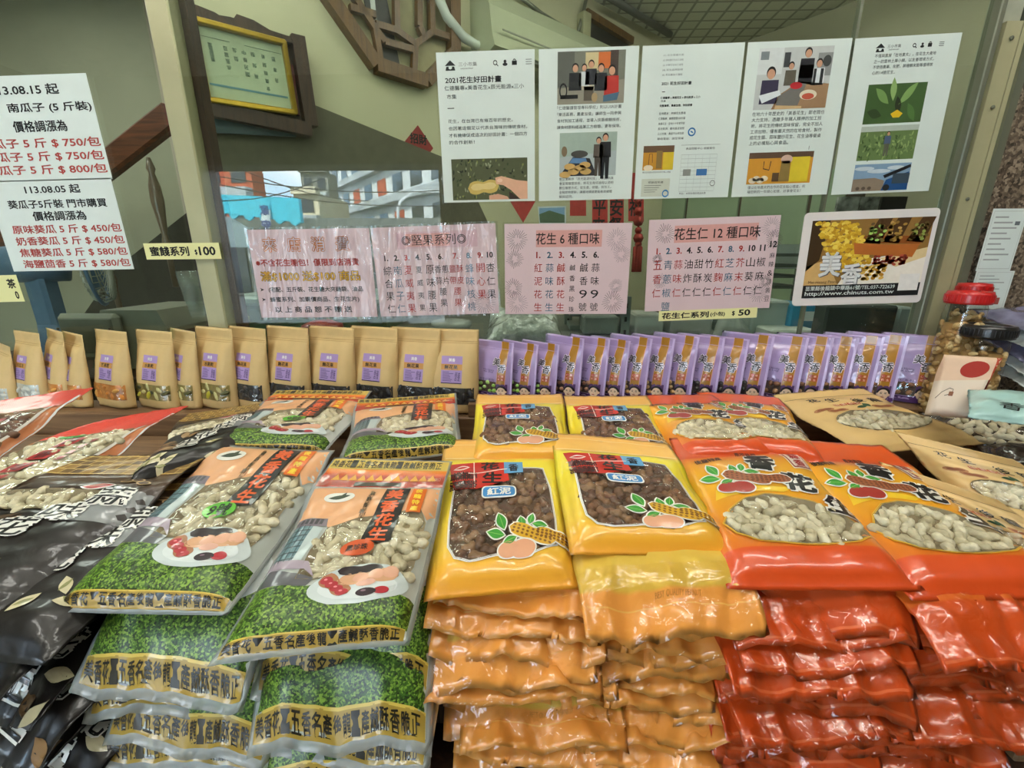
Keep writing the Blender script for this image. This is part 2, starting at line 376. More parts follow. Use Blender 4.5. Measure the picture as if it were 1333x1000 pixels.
class Bag:
    """quad = TL TR BR BL (3d). Art is drawn in units of the bag's width: x 0..1, y 0..H."""
    def __init__(s, quad, H, T=.03, seal=.03, hdr=None, seed=1, R_=.2, wr=.0016, lip=.0, lipw=.12, drop=.0, dropw=.3, stand=False, back=None, edge=.0, hl=.75, seal_b=None, flip=.016, ymap=None):
        s.q = [Vector(p) for p in quad]; s.H = H; s.T = T; s.seal = seal; s.hdr = hdr if hdr is not None else H-seal; s.seed = seed; s.R = R_; s.wr = wr
        s.lip = lip; s.lipw = lipw; s.drop = drop; s.dropw = dropw; s.stand = stand; s.back = back if back is not None else .12; s.edge = edge; s.crease = 0.0; s.hl = 0.0 if stand else hl; s.flip = 0.0 if (stand or hl == 0) else flip; s.ymap = ymap; s.sb = seal if seal_b is None else seal_b
        TL, TR, BR, BL = s.q; s.n = ((TR-TL)+(BR-BL)).cross((TL-BL)+(TR-BR)).normalized(); s.c = (TL+TR+BR+BL)/4
        s.W = ((TR-TL).length+(BR-BL).length)/2; s.win = []
        s.Q = np.array([list(p) for p in s.q]); s.N = np.array(list(s.n))
    def base(s, X, Y):
        a = np.asarray(X, float)[..., None]; b = np.asarray(Y, float)[..., None]/s.H; TL, TR, BR, BL = s.Q
        P = (BL*(1-a)+BR*a)*(1-b)+(TL*(1-a)+TR*a)*b
        X = np.asarray(X, float); Y = np.asarray(Y, float)
        if s.lip:
            t = np.clip((s.lipw-Y)/s.lipw, 0, 1); P = P + s.N*(s.lip*np.sin(X*(9+s.seed % 5)+s.seed)*t**1.3*(.6+.4*np.sin(X*23+s.seed*2)))[..., None]
        if s.drop:
            t = np.clip((s.dropw-Y)/s.dropw, 0, 1); P = P - np.array([0, 0, 1.])*(s.drop*t**1.8)[..., None]
        if s.edge: # corners and long edges curl a little
            e = np.abs(2*X-1)**4; P = P + s.N*(s.edge*e*np.sin(Y*4+s.seed))[..., None]
        return P
    def prof(s, X, Y):
        d1 = np.minimum(X, 1-X)-s.seal; d2 = Y-s.sb; d3 = s.hdr-Y
        f = lambda d: np.sqrt(np.clip(1-(1-np.clip(d/s.R, 0, 1))**2, 0, 1))
        p = f(d1)*f(d3)*(1 if s.stand else f(d2)*1.0)
        if s.stand: p = p*(1.0-.72*sstep((Y/s.H-.25)/.75))
        return p
    def S(s, X, Y, lift=0.0, dip=None, side=1):
        X = np.asarray(X, float); Y = np.asarray(Y, float); p = s.prof(X, Y)
        if s.stand and side > 0: p = np.where(Y < .06*s.H, p*.9, p)
        pk = np.exp(-np.minimum(np.minimum(X, 1-X), np.minimum(Y, s.H-Y))/.09)
        h = s.T*p + s.wr*(waves(s.seed, X, Y, 7, .12, .4)*(.4+p) + .9*pk*waves(s.seed+9, X*(1+0*Y), Y, 5, .05, .12))
        if side < 0: h = -s.back*s.T*p - .0006 + s.wr*.9*pk*waves(s.seed+9, X, Y, 5, .05, .12)
        if s.crease:
            t = np.clip((.36-Y)/.36, 0, 1); c_ = waves(s.seed+31, X, Y*.35, 5, .10, .26); h = h + s.crease*t*(np.abs(c_)*2-.4+.5*np.abs(waves(s.seed+77, X+Y*.8, Y*.5, 3, .16, .3)))
        if dip is not None and side > 0: h = h - dip
        if s.hl: h = h + s.hl*s.T*(sstep((Y-(s.hdr-.34))/.34) - .0) * (1.0 if side > 0 else 1.0)*(1-p*.85)
        return s.base(X, Y) + s.N*(h+lift)[..., None]
    def mp(s, P): return [(x, float(np.interp(y, s.ymap[0], s.ymap[1]))) for x, y in P] if s.ymap else P
    def dips(s, X, Y):
        D = 0*X
        for w in s.win: D = np.maximum(D, w['dip']*sstep(sdist(w['poly'], X, Y)/.05))
        return D
    def body(s, mb, m, na=34, nb=46, rim=None, rimw=.03, mb_back=None):
        X, Y = np.meshgrid(np.linspace(0, 1, na+1), np.linspace(0, s.H, nb+1))
        P = s.S(X, Y, 0, s.dips(X, Y) if s.win else None); B = s.S(X, Y, 0, None, -1)
        V = list(P.reshape(-1, 3)); idx = np.arange((na+1)*(nb+1)).reshape(nb+1, na+1); bi = idx.copy(); UVs = [(x, y/s.H) for x, y in zip(X.ravel(), Y.ravel())]
        k = len(V)
        for j in range(1, nb):
            for i in range(1, na): bi[j, i] = k; V.append(B[j, i]); UVs.append((X[j, i], Y[j, i]/s.H)); k += 1
        Fa = []; Fr = []
        for j in range(nb):
            for i in range(na):
                xc, yc = (X[j, i]+X[j, i+1])/2, (Y[j, i]+Y[j+1, i])/2
                t = Fr if (rim is not None and min(xc, 1-xc, yc, s.H-yc) < rimw) else Fa
                t.append((idx[j, i], idx[j, i+1], idx[j+1, i+1], idx[j+1, i])); t.append((bi[j, i], bi[j+1, i], bi[j+1, i+1], bi[j, i+1]))
        b0 = mb.add(V, Fa, m, True); mb.uv[b0] = np.array(UVs)
        if Fr:
            kk = mb.mi(rim); mb.f.extend([tuple(int(i)+b0 for i in f) for f in Fr]); mb.m.extend([kk]*len(Fr)); mb.sm.extend([True]*len(Fr))
    def stamp(s, mb, VT, m, layer=1, ml=.06, dipped=False, clip=True, raw=False):
        V, T = VT if isinstance(VT, tuple) else tri(VT)
        if len(V) == 0: return
        V, T = subdiv(V, T, ml)
        if s.ymap and not raw: V = np.stack([V[:, 0], np.interp(V[:, 1], s.ymap[0], s.ymap[1])], -1)
        if clip: V = np.stack([np.clip(V[:, 0], 0, 1), np.clip(V[:, 1], 0, s.H)], -1)
        P = s.S(V[:, 0], V[:, 1], .00035*layer, s.dips(V[:, 0], V[:, 1]) if (dipped and s.win) else None)
        T = np.array(T)
        a, b, c = V[T[:, 0]], V[T[:, 1]], V[T[:, 2]]; ar = (b[:, 0]-a[:, 0])*(c[:, 1]-a[:, 1])-(b[:, 1]-a[:, 1])*(c[:, 0]-a[:, 0])
        T = np.where((ar < 0)[:, None], T[:, ::-1], T)
        b0 = mb.add(P, T, m, True); mb.uv[b0] = V/np.array([1, s.H])

# base shapes of the contents
def _pod(n=9, k=8):
    V = []; Fs = []
    for i in range(n+1):
        t = i/n; x = t-.5; r = .5*math.sqrt(max(0, 1-(2*t-1)**4))*(1-.25*math.exp(-((t-.5)/.12)**2)) if 0 < i < n else .06
        for j in range(k): V.append((x, r*math.cos(2*math.pi*j/k), r*math.sin(2*math.pi*j/k)))
    for i in range(n):
        for j in range(k): Fs.append((i*k+j, i*k+(j+1) % k, (i+1)*k+(j+1) % k, (i+1)*k+j))
    return np.array(V), Fs
def _nut(n=5, k=7):
    V = []; Fs = []
    for i in range(n+1):
        t = math.pi*i/n; x = -math.cos(t)*.5; r = .5*math.sin(t)+.01
        for j in range(k): V.append((x, r*math.cos(2*math.pi*j/k), r*math.sin(2*math.pi*j/k)))
    for i in range(n):
        for j in range(k): Fs.append((i*k+j, i*k+(j+1) % k, (i+1)*k+(j+1) % k, (i+1)*k+j))
    return np.array(V), Fs
POD, NUT = _pod(), _nut()
def contents(bag, mb, poly, mats, seed, l=.032, r=.0082, shape='pod', dist=.062, depth=.0028, dip=.009, margin=.03, tries=1500, maxn=110, two=False):
    rs = random.Random(seed); A = np.array(poly); lo, hi = A.min(0), A.max(0); pts = []
    C = [(rs.uniform(lo[0], hi[0]), rs.uniform(lo[1], hi[1])) for _ in range(tries)]
    sd = sdist(poly, np.array([c[0] for c in C]), np.array([c[1] for c in C]))
    for c, d in zip(C, sd):
        if d < margin or len(pts) >= maxn: continue
        if all((c[0]-p[0])**2+(c[1]-p[1])**2 > dist*dist for p in pts): pts.append(c)
    V0, F0 = POD if shape == 'pod' else NUT
    P = np.array(pts).reshape(-1, 2); ctr = bag.S(P[:, 0], P[:, 1], -dip+depth)
    n = bag.n; u = (bag.q[1]-bag.q[0]).normalized(); v = n.cross(u).normalized()
    for i in range(len(pts)):
        a = rs.uniform(0, 6.28); t = rs.uniform(-.25, .25); ax = (u*math.cos(a)+v*math.sin(a))*math.cos(t)+n*math.sin(t); ay = n.cross(ax).normalized(); az = ax.cross(ay)
        sl = l*rs.uniform(.75, 1.15); sr = 2*r*rs.uniform(.88, 1.1)
        M = np.array([[ax[k]*sl, ay[k]*sr, az[k]*sr] for k in range(3)])
        mb.add(V0 @ M.T + ctr[i] + np.array(list(n))*rs.uniform(-.0015, .0005), F0, rs.choice(mats), True)

# printed film colours
M_RED = lambda: ramp_mat('film_red_orange', [(0,'#d2491a'),(.155,'#da5220'),(.16,'#dc721e'),(.36,'#e0901e'),(.6,'#ecb226'),(.74,'#e59a24'),(.80,'#dd7420'),(.805,'#d4501a'),(1,'#df5c22')], rough=.3, coat=.7)
M_YEL = lambda: ramp_mat('film_yellow', [(0,'#e79a2c'),(.10,'#eeb033'),(.22,'#efc640'),(.5,'#f1d838'),(.75,'#f0dc3a'),(.798,'#edcf4a'),(.803,'#f2bd5c'),(1,'#eeb458')], rough=.32, coat=.6)
M_YELS = lambda: ramp_mat('film_orange_lip', [(0,'#f0a24a'),(.13,'#eea048'),(.14,'#ddb548'),(.4,'#dcba4a'),(1,'#eab04c')], rough=.3, coat=.7, bump=.4)
M_REDS = lambda: ramp_mat('film_red_lip', [(0,'#cf4c1a'),(.2,'#d2521e'),(.21,'#d86a22'),(1,'#d45a1e')], rough=.28, coat=.8, bump=.4)
M_KRA = lambda: mat('kraft_film', '#dcb878', rough=.45, var=.06, scale=9, bump=.25, bscale=26, coat=.25, bdist=.004)
M_BRN = lambda: ramp_mat('film_dark_brown', [(0,'#15110e'),(.4,'#1c1511'),(.62,'#2a1d13'),(.72,'#4a3420'),(.86,'#5a4026'),(1,'#6a4c28')], rough=.38, coat=.3, bump=.35)
M_CLR = lambda: film_mat('clear_film', (.93,.95,.93), gloss=.2)
M_WIN = lambda: film_mat('window_film', (.99,.99,.98), gloss=.32, bump=.8, bscale=26, bdist=.009)
M_RIM = lambda: film_mat('clear_seal', (.96,.97,.96), gloss=.2, fog=.36)
def nutmats():
    return [mat('peanut_shell', '#d6cbaa', rough=.6, var=.14, scale=60, bump=.7, bscale=240, bdist=.002), mat('peanut_shell_pale', '#e2d9bb', rough=.6, var=.14, scale=60, bump=.7, bscale=240, bdist=.002), mat('peanut_shell_grey', '#c6bb9a', rough=.6, var=.16, scale=60, bump=.7, bscale=240, bdist=.002)]
def mudmats():
    return [mat('mud_peanut', '#7d5536', rough=.5, var=.25, scale=70, bump=.5, bscale=160, coat=.2), mat('mud_peanut_dark', '#65432c', rough=.5, var=.25, scale=70, bump=.5, bscale=160, coat=.2), mat('mud_peanut_pale', '#8d6a48', rough=.5, var=.2, scale=70, bump=.5, bscale=160, coat=.2)]
M_GRASS = lambda: speckle_mat('grass_print', '#142509', '#3c6219', '#86a83e', scale=420, rough=.35)
def goldstrip():
    return brick_mat('gold_strip_print', '#c9a63e', '#e8cf6a', '#1d1708', scale=22, msize=.055, bw=.34, rh=.42, offs=.37)

def finish(b, mb, name, label, cat, group, seed=0):
    o = mb.build(name, origin=b.c); tag(o, label, cat, group)
    for w in b.win:
        if w.get('mats'):
            m2 = MB(); contents(b, m2, w['poly'], w['mats'], seed+3, **w.get('kw', {}))
            c = m2.build(w.get('name', 'peanuts'), o, origin=b.c); c['kind'] = 'stuff'
        m3 = MB(); b.stamp(m3, w['poly'], w.get('film') or M_WIN(), 2, ml=.05, raw=True); m3.build('window', o, origin=b.c)
    return o
BLK = lambda: ink('#141210'); WHT = lambda: ink('#f2efe6'); 
def char_run(b, mb, s, p0, p1, size, rot=0.0, col=None, outl=None, ow=.035, layer=5, sq=1.0, bold=.0):
    """characters set one by one along a line, with a pale outline under them"""
    for i, ch in enumerate(s):
        t = i/max(1, len(s)-1); x = p0[0]+(p1[0]-p0[0])*t; y = p0[1]+(p1[1]-p0[1])*t
        if outl is not None: b.stamp(mb, text_fit(ch, x, y, w=size*sq+ow*.4, h=size+ow*.4, rot=rot, bold=.16+bold), outl, layer, ml=.08)
        b.stamp(mb, text_fit(ch, x, y, w=size*sq, h=size, rot=rot, bold=.012+bold), col or BLK(), layer+1, ml=.08)

def peanut_art(b, mb, x, y, k, podc, podd, kern, rot=-.45, layer=8):
    g = ink('#3f9a35'); wh = WHT()
    for (dx, dy, l, w_, r) in ((-.12,.12,.13,.07,1.9),(-.16,.03,.13,.07,2.9),(-.06,-.02,.10,.05,-2.8),(.03,.11,.10,.06,1.7),(.10,.13,.09,.05,1.2),(.16,.08,.11,.05,-.2)):
        P = leaf(x+dx*k, y+dy*k, l*k, w_*k, r); b.stamp(mb, grow(P, .010*k), wh, layer); b.stamp(mb, P, g, layer+1); b.stamp(mb, stroke([P[0], P[8]], .004*k, False), ink('#8cc860'), layer+2)
    for (dx, dy, l, r) in ((.03,-.08,.14,.15),(-.07,-.08,.12,.25)):
        P = ell(x+dx*k, y+dy*k, l*k*.62, l*k*.42, r); b.stamp(mb, grow(P, .010*k), wh, layer); b.stamp(mb, P, kern, layer+1)
    for (dx, dy, l, w_, r) in ((.26,0,.30,.085,rot+.12),(.10,.02,.34,.11,rot)):
        P = pod(x+dx*k, y+dy*k, l*k, w_*k, r); b.stamp(mb, grow(P, .010*k), wh, layer+1); b.stamp(mb, P, podc, layer+2)
        c, s_ = math.cos(r), math.sin(r)
        for i in range(9):
            for j in (-1, 0, 1):
                u = (i/8-.5)*l*.8*k; v = j*w_*.24*k; b.stamp(mb, ell(x+dx*k+u*c-v*s_, y+dy*k+u*s_+v*c, .011*k, .009*k, r, 7), podd, layer+3)

def red_bag(quad, seed, label, group, T=.026, detail=True, **kw):
    H = 1.42; b = Bag(quad, H, T=T, seed=seed, hdr=1.12, seal=.035, wr=.002, edge=.003, ymap=([0,.29,.76,1.2,1.42],[0,.235,.68,1.13,1.42]), **kw); mb = MB()
    W = [(.10,.50),(.14,.40),(.24,.33),(.42,.295),(.62,.29),(.80,.315),(.905,.37),(.90,.44),(.83,.55),(.72,.66),(.58,.74),(.44,.76),(.30,.72),(.17,.62)]
    b.win = [dict(poly=b.mp(W), dip=.009, mats=nutmats(), kw=dict(dip=.009))]
    b.body(mb, M_RED())
    b.stamp(mb, W, mat('peanut_gap', '#8d7f62', rough=.8), 4, dipped=True)
    b.stamp(mb, stroke(W, .012), ink('#e9b33a'), 3, ml=.05)
    am = ink('#f0c52c')
    b.stamp(mb, [(.12,.72),(.40,.79),(.58,.77),(.66,.80),(.42,.86),(.15,.82)], am, 3)
    peanut_art(b, mb, .30, .90, .95, ink('#a5603a'), ink('#7c4428'), ink('#a8352a'), rot=-.25)
    char_run(b, mb, '香花生', (.56,1.08), (.88,.62), .19, rot=-.3, outl=WHT(), ow=.05, layer=7, bold=.035, sq=1.1)
    b.stamp(mb, rrect(.78,1.0,.93,1.2,.01), ink('#f3e9d0'), 4); b.stamp(mb, rrect(.788,1.01,.922,1.19,.01), ink('#8c1712'), 5); b.stamp(mb, rrect(.797,1.02,.913,1.18,.01), ink('#e9ddd0'), 6)
    for i, ch in enumerate('蒜香'): b.stamp(mb, text_fit(ch, .855, 1.142-.082*i, w=.085, h=.072, bold=.03), ink('#a01a14'), 7)
    b.stamp(mb, text_fit('後龍特產', .20, 1.14, w=.2, rot=.12, bold=.02), BLK(), 4); b.stamp(mb, text_fit('產地直銷', .52, 1.215, w=.16, bold=.01), BLK(), 4)
    return finish(b, mb, 'peanut_bag', label, 'bag of peanuts', group, seed=seed)
def yellow_bag(quad, seed, label, group, T=.026, **kw):
    H = 1.36; b = Bag(quad, H, T=T, seed=seed, hdr=1.09, seal=.035, wr=.0024, edge=.003, ymap=([0,.345,1.06,1.15,1.36],[0,.15,.96,1.08,1.36]), **kw); mb = MB()
    W = [(.13,.90),(.12,.60),(.13,.45),(.18,.37),(.28,.345),(.45,.37),(.70,.37),(.86,.42),(.87,.60),(.86,.85),(.82,1.03),(.55,1.06),(.16,1.04)]
    b.win = [dict(poly=b.mp(W), dip=.009, mats=mudmats(), kw=dict(dip=.009, l=.026, r=.0085, dist=.07, depth=.0008))]
    b.body(mb, M_YEL()); b.stamp(mb, W, mat('mud_gap', '#5c422e', rough=.7), 4, dipped=True); b.stamp(mb, stroke(W, .014), WHT(), 3, ml=.05)
    rd = ink('#c42a1a')
    b.stamp(mb, [(.07,1.10),(.52,1.10),(.55,.93),(.30,.86),(.13,.87)], rd, 4); b.stamp(mb, stroke([(.27,1.10),(.285,.87)], .008, False), ink('#f0d8c8'), 5); b.stamp(mb, stroke([(.08,1.0),(.28,1.0),(.535,1.03)], .007, False), ink('#f0d8c8'), 5)
    b.stamp(mb, leaf(.175,1.05,.13,.045,.1), ink('#f3e3da'), 5); b.stamp(mb, leaf(.175,1.05,.10,.022,.1), rd, 6)
    for i in range(5): b.stamp(mb, text_fit('香脆', .13+.034*i, .94, h=.075, rot=-1.57, bold=.02), ink('#3a0d0a'), 5)
    b.stamp(mb, text_fit('花', .40, 1.062, w=.15, h=.07, bold=.03), BLK(), 6); b.stamp(mb, text_fit('生', .42, .955, w=.16, h=.10, bold=.03), BLK(), 6)
    b.stamp(mb, rect(.51,.99,.66,1.10), ink('#5f9cc4'), 5); b.stamp(mb, text_fit('香', .585, 1.045, w=.08, bold=.02), BLK(), 6)
    b.stamp(mb, rrect(.34,.78,.60,.88,.03), WHT(), 5); b.stamp(mb, rrect(.35,.79,.59,.87,.025), ink('#3d86c2'), 6); b.stamp(mb, text_fit('紅泥', .47, .83, w=.18, h=.06, bold=.03), WHT(), 7)
    peanut_art(b, mb, .60, .47, .95, ink('#dba92c'), ink('#8a5a18'), ink('#e0a27c'), rot=-.35)
    b.stamp(mb, stroke([(.06,1.30),(.94,1.30)], .006, False), ink('#f6d08a'), 2); b.stamp(mb, stroke([(.03,1.17),(.97,1.17)], .010, False), ink('#f7d690'), 2)
    return finish(b, mb, 'peanut_bag', label, 'bag of peanuts', group, seed=seed)
def gold_text(b, mb, x0, y, x1, sz, layer):
    s_ = '美香花生五香名產後龍特產鹹酥香脆正宗'; n = int((x1-x0)/(sz*1.02)); dk = ink('#1c1608')
    for i in range(n):
        if i % 7 == 3: b.stamp(mb, rect(x0+sz*1.02*i, y-sz*.5, x0+sz*1.02*(i+1)-.004, y+sz*.5), dk, layer); continue
        b.stamp(mb, text_fit(s_[i % len(s_)], x0+sz*1.02*(i+.5), y, w=sz*.92, h=sz*.95, bold=.02, res=1), dk, layer, ml=.1)
def green_art(b, mb, y0=0.0, sticker=None, low=False):
    """landscape print: gold strip, meadow, bowl, tiled roof, name label"""
    G = M_GRASS(); wh = ink('#cfd8d6')
    b.stamp(mb, [(.03,.105),(.97,.105),(.97,.36),(.62,.38),(.48,.46),(.03,.50)], G, 2, ml=.04)
    b.stamp(mb, rect(.035,.03,.965,.10), ink('#b0913a'), 3, ml=.04); gold_text(b, mb, .045, .065, .955, .052, 6); b.stamp(mb, rect(.035,.097,.965,.106), ink('#d9bd55'), 4)
    if not low:
        dk = ink('#4c4a4c'); b.stamp(mb, [(.05,.50),(.36,.47),(.38,.53),(.08,.60)], ink('#5b5a5e'), 3); b.stamp(mb, [(.03,.60),(.30,.58),(.38,.53),(.30,.63),(.03,.66)], ink('#a797a2'), 4)
        b.stamp(mb, [(.04,.64),(.19,.64),(.20,.88),(.05,.88)], ink('#6d8d92'), 3); b.stamp(mb, [(.19,.64),(.25,.64),(.27,.86),(.20,.88)], ink('#bcc9c6'), 3)
        for i in range(6): b.stamp(mb, stroke([(.05,.655+.038*i),(.195,.655+.038*i)], .007, False), ink('#39484c'), 5)
        for i in range(4): b.stamp(mb, stroke([(.07+.035*i,.64),(.075+.035*i,.88)], .005, False), ink('#39484c'), 5)
        b.stamp(mb, [(.03,.88),(.29,.87),(.27,.93),(.06,.94)], ink('#7b6f78'), 4)
        for i in range(6): b.stamp(mb, rect(.07+.032*i,.888,.09+.032*i,.925), dk, 6)
    # bowl of opened pods
    B = ell(.66, .43, .275, .165, .05, 30); b.stamp(mb, B, wh, 6); b.stamp(mb, grow(ell(.66,.425,.22,.12), 0), ink('#dfe6e4'), 7)
    b.stamp(mb, pod(.70,.50,.34,.10,.12), ink('#d9a57c'), 8); b.stamp(mb, pod(.64,.555,.26,.06,.05), ink('#2a1a1e'), 8)
    for (x, y) in ((.74,.52),(.82,.535),(.66,.50)): b.stamp(mb, ell(x, y, .045, .035), ink('#e3ac8d'), 9)
    b.stamp(mb, ell(.70,.45,.055,.035,.2), ink('#e2b09a'), 9)
    b.stamp(mb, pod(.53,.44,.24,.11,-.75), ink('#a9714a'), 8)
    for i in range(4): b.stamp(mb, ell(.475+.036*i, .485-.036*i, .036, .032), ink('#b01f2c'), 9+(i % 2)); b.stamp(mb, ell(.468+.036*i, .495-.036*i, .010, .008), ink('#e88a90'), 11)
    b.stamp(mb, ell(.72,.36,.055,.038,.2), ink('#2b1520'), 9); b.stamp(mb, ell(.80,.375,.042,.038,.2), ink('#b3202e'), 9); b.stamp(mb, ell(.705,.37,.014,.009,.2), ink('#8a6a78'), 10)
    if sticker:
        b.stamp(mb, ell(.56,.70,.10,.055,.1), ink('#5fb52e' if sticker == '9號' else '#d1541e'), 8); b.stamp(mb, text_fit(sticker, .56, .70, w=.13, rot=.1, bold=.02), BLK(), 9)
def green_bag(quad, seed, label, group, header=True, sticker=None, T=.027, **kw):
    H = 1.42 if header else 1.22; b = Bag(quad, H, T=T, seed=seed, hdr=1.09 if header else 1.19, seal=.03, wr=.0026, edge=.004, ymap=([0,.03,.10,.50,.75,1.2,1.42],[0,.022,.072,.33,.60,1.07,1.42]) if header else ([0,.03,.10,.50,.75,1.22],[0,.022,.075,.35,.64,1.22]), **kw); mb = MB()
    W = [(.28,.52),(.45,.52),(.62,.60),(.90,.46),(.93,.60),(.93,.92),(.88,1.0),(.70,.98),(.48,.93),(.30,.86),(.27,.70)]
    b.win = [dict(poly=b.mp(W), dip=.009, mats=nutmats(), kw=dict(dip=.009, l=.036, r=.0075))]
    body = mat('film_meadow_bag', '#b9beb6', rough=.3, var=.06, coat=.8, bump=.3, bscale=26, bdist=.004)
    b.body(mb, body, rim=M_RIM(), rimw=.026)
    b.stamp(mb, W, mat('peanut_gap', '#8d7f62', rough=.8), 4, dipped=True)
    pe = ink('#e2a878')
    b.stamp(mb, [(.03,.92),(.27,.90),(.30,.86),(.48,.93),(.70,.98),(.88,1.0),(.93,.94),(.97,1.0),(.97,1.2),(.03,1.2)], pe, 2, ml=.05)
    green_art(b, mb, sticker=sticker)
    b.stamp(mb, [(.56,.74),(.74,.74),(.76,1.19),(.58,1.19)], ink('#191311'), 7); char_run(b, mb, '美香花生', (.66,1.13), (.65,.80), .10, col=ink('#e2602a'), layer=7, sq=1.25, bold=.02)
    b.stamp(mb, rect(.78,.97,.88,1.19), ink('#dd6a1c'), 7); char_run(b, mb, '後龍特產', (.83,1.16), (.83,1.0), .042, col=ink('#f4d13a'), layer=7, sq=1.3, bold=.02)
    b.stamp(mb, text_fit('鹹酥香脆可口', .49, 1.05, h=.26, w=.035, rot=0), ink('#4a3a20'), 4)
    char_run(b, mb, '鹹酥香脆', (.50,1.13), (.48,.98), .034, col=ink('#3f341c'), layer=5)
    b.stamp(mb, ell(.27,1.10,.105,.045,.1), ink('#eceae0'), 5); b.stamp(mb, leaf(.27,1.10,.15,.04,.2), ink('#2c3a26'), 6); b.stamp(mb, leaf(.29,1.115,.07,.03,1.2), ink('#2c3a26'), 6)
    if header:
        b.stamp(mb, rect(.02,1.215,.98,1.34), ramp_mat('header_orange_red', [(.85,'#a8290f'),(.875,'#d9661e'),(.9,'#e88a2c'),(.93,'#c63a18'),(1,'#b92e12')], rough=.2, coat=1, bump=.2), 3, ml=.05)
        b.stamp(mb, rect(.02,1.335,.98,1.405), ink('#cdb04e'), 4, ml=.05); gold_text(b, mb, .03, 1.37, .97, .052, 5); b.stamp(mb, rect(.30,1.225,.66,1.25), ink('#38301f'), 5)
        for i in range(12): b.stamp(mb, [(.10+.068*i,1.26),(.134+.068*i,1.30),(.168+.068*i,1.26)], ink('#e7a53c'), 5)
        b.stamp(mb, text_fit('密封袋口', .9, 1.27, w=.1), ink('#f1c9a0'), 5)
    return finish(b, mb, 'peanut_bag', label, 'bag of peanuts', group, seed=seed)
def brown_bag(quad, seed, label, group, T=.028, **kw):
    H = 1.5; b = Bag(quad, H, T=T, seed=seed, hdr=1.13, seal=.03, wr=.003, edge=.004, flip=.05, ymap=([0,1.12,1.33,1.5],[0,.98,1.13,1.5]), **kw); mb = MB()
    W = [(.06,.86),(.35,.80),(.70,.86),(.72,1.08),(.45,1.10),(.08,1.06)]
    b.win = [dict(poly=b.mp(W), dip=.009, mats=nutmats(), kw=dict(dip=.009))]
    b.body(mb, M_BRN()); b.stamp(mb, W, mat('peanut_gap', '#8d7f62', rough=.8), 4, dipped=True)
    b.stamp(mb, rect(.01,1.36,.99,1.49), brick_mat('gold_tile_print', '#947030', '#59401a', '#c8a860', scale=13, msize=.04, bw=1.0, rh=.55, offs=.5, coat=.15), 3, ml=.05)
    b.stamp(mb, [(.74,.72),(.97,.80),(.97,1.12),(.74,1.08)], ink('#8d8f8e'), 3)
    b.stamp(mb, grow(leaf(.62,1.14,.20,.085,.15), .012), ink('#e6ddd0'), 5); b.stamp(mb, leaf(.62,1.14,.20,.085,.15), ink('#b3262a'), 6); b.stamp(mb, leaf(.62,1.14,.13,.02,.15), ink('#e8c0b4'), 7)
    for (x, y) in ((.80,1.26),(.86,1.22),(.74,1.24)): b.stamp(mb, ell(x, y, .045, .03), ink('#c8a878'), 5); b.stamp(mb, ell(x, y, .032, .02), ink('#4c3520'), 6)
    char_run(b, mb, '蒜味花生', (.80,1.02), (.44,.42), .20, rot=.1, outl=WHT(), ow=.06, layer=7)
    rs = random.Random(seed)
    for i in range(16):
        x, y = rs.uniform(.05,.5), rs.uniform(.35,.75); b.stamp(mb, leaf(x, y, rs.uniform(.12,.22), rs.uniform(.04,.08), rs.uniform(0,3)), ink(rs.choice(['#8a6a44','#6d5236','#b09068','#4b3a28'])), 3)
    for i in range(9):
        x, y = rs.uniform(.08,.92), rs.uniform(.06,.5); P = leaf(x, y, .17, .07, rs.uniform(-1,1.5)); b.stamp(mb, P, ink('#cfc39c'), 4); b.stamp(mb, leaf(x, y, .10, .03, rs.uniform(-1,1.5)), ink('#8d8a52'), 5)
    return finish(b, mb, 'peanut_bag', label, 'bag of peanuts', group, seed=seed)
def white_bag(quad, seed, label, group, T=.026, dark=False, **kw):
    H = 1.5; b = Bag(quad, H, T=T, seed=seed, hdr=1.13, seal=.03, wr=.0024, edge=.004, flip=.045, ymap=([0,1.25,1.5],[0,1.12,1.5]), **kw); mb = MB()
    W = [(.05,.06),(.90,.06),(.90,1.18),(.84,1.25),(.05,1.25)]
    b.win = [dict(poly=b.mp(W), dip=.009, mats=mudmats() if dark else nutmats(), kw=dict(dip=.009, l=.036, r=.008, dist=.075, maxn=150, tries=2500))]
    b.body(mb, ink('#c97a48')); b.stamp(mb, W, mat('peanut_gap', '#8d7f62', rough=.8), 4, dipped=True)
    b.stamp(mb, rect(.0,1.33,1,1.5), brick_mat('red_net_print', '#d42a14', '#c0200e', '#e2553a', scale=40, msize=.05, bw=.5, rh=.5, offs=.5), 3, ml=.05)
    b.stamp(mb, rect(.0,1.27,1,1.335), ink('#cc3a1c'), 3); b.stamp(mb, rect(.90,.04,.925,1.27), ink('#ded6cc'), 4, ml=.05); b.stamp(mb, rect(.975,.04,1,1.4), ink('#d8d8d6'), 4, ml=.05); b.stamp(mb, rect(.02,.02,.84,.06), ink('#d8d8d6'), 4)
    for i in range(4): b.stamp(mb, rect(.40,.98-.20*i,.56,1.13-.20*i), ink('#a3201c'), 5); b.stamp(mb, text_fit('美香花生'[i], .48, 1.055-.20*i, w=.11, bold=.02), ink('#5c0d0c'), 6)
    for i in range(4): b.stamp(mb, rect(.66,1.0-.09*i,.72,1.06-.09*i), ink('#8f1c18'), 5)
    b.stamp(mb, ell(.36,1.20,.10,.04), ink('#41b53a'), 5); b.stamp(mb, text_fit('9號', .36, 1.20, w=.1), BLK(), 6)
    for k in range(5): b.stamp(mb, ell(.50+.075*math.cos(k*1.257), .27+.075*math.sin(k*1.257), .055, .045), ink('#c2423c'), 5)
    return finish(b, mb, 'peanut_bag', label, 'bag of peanuts', group, seed=seed)
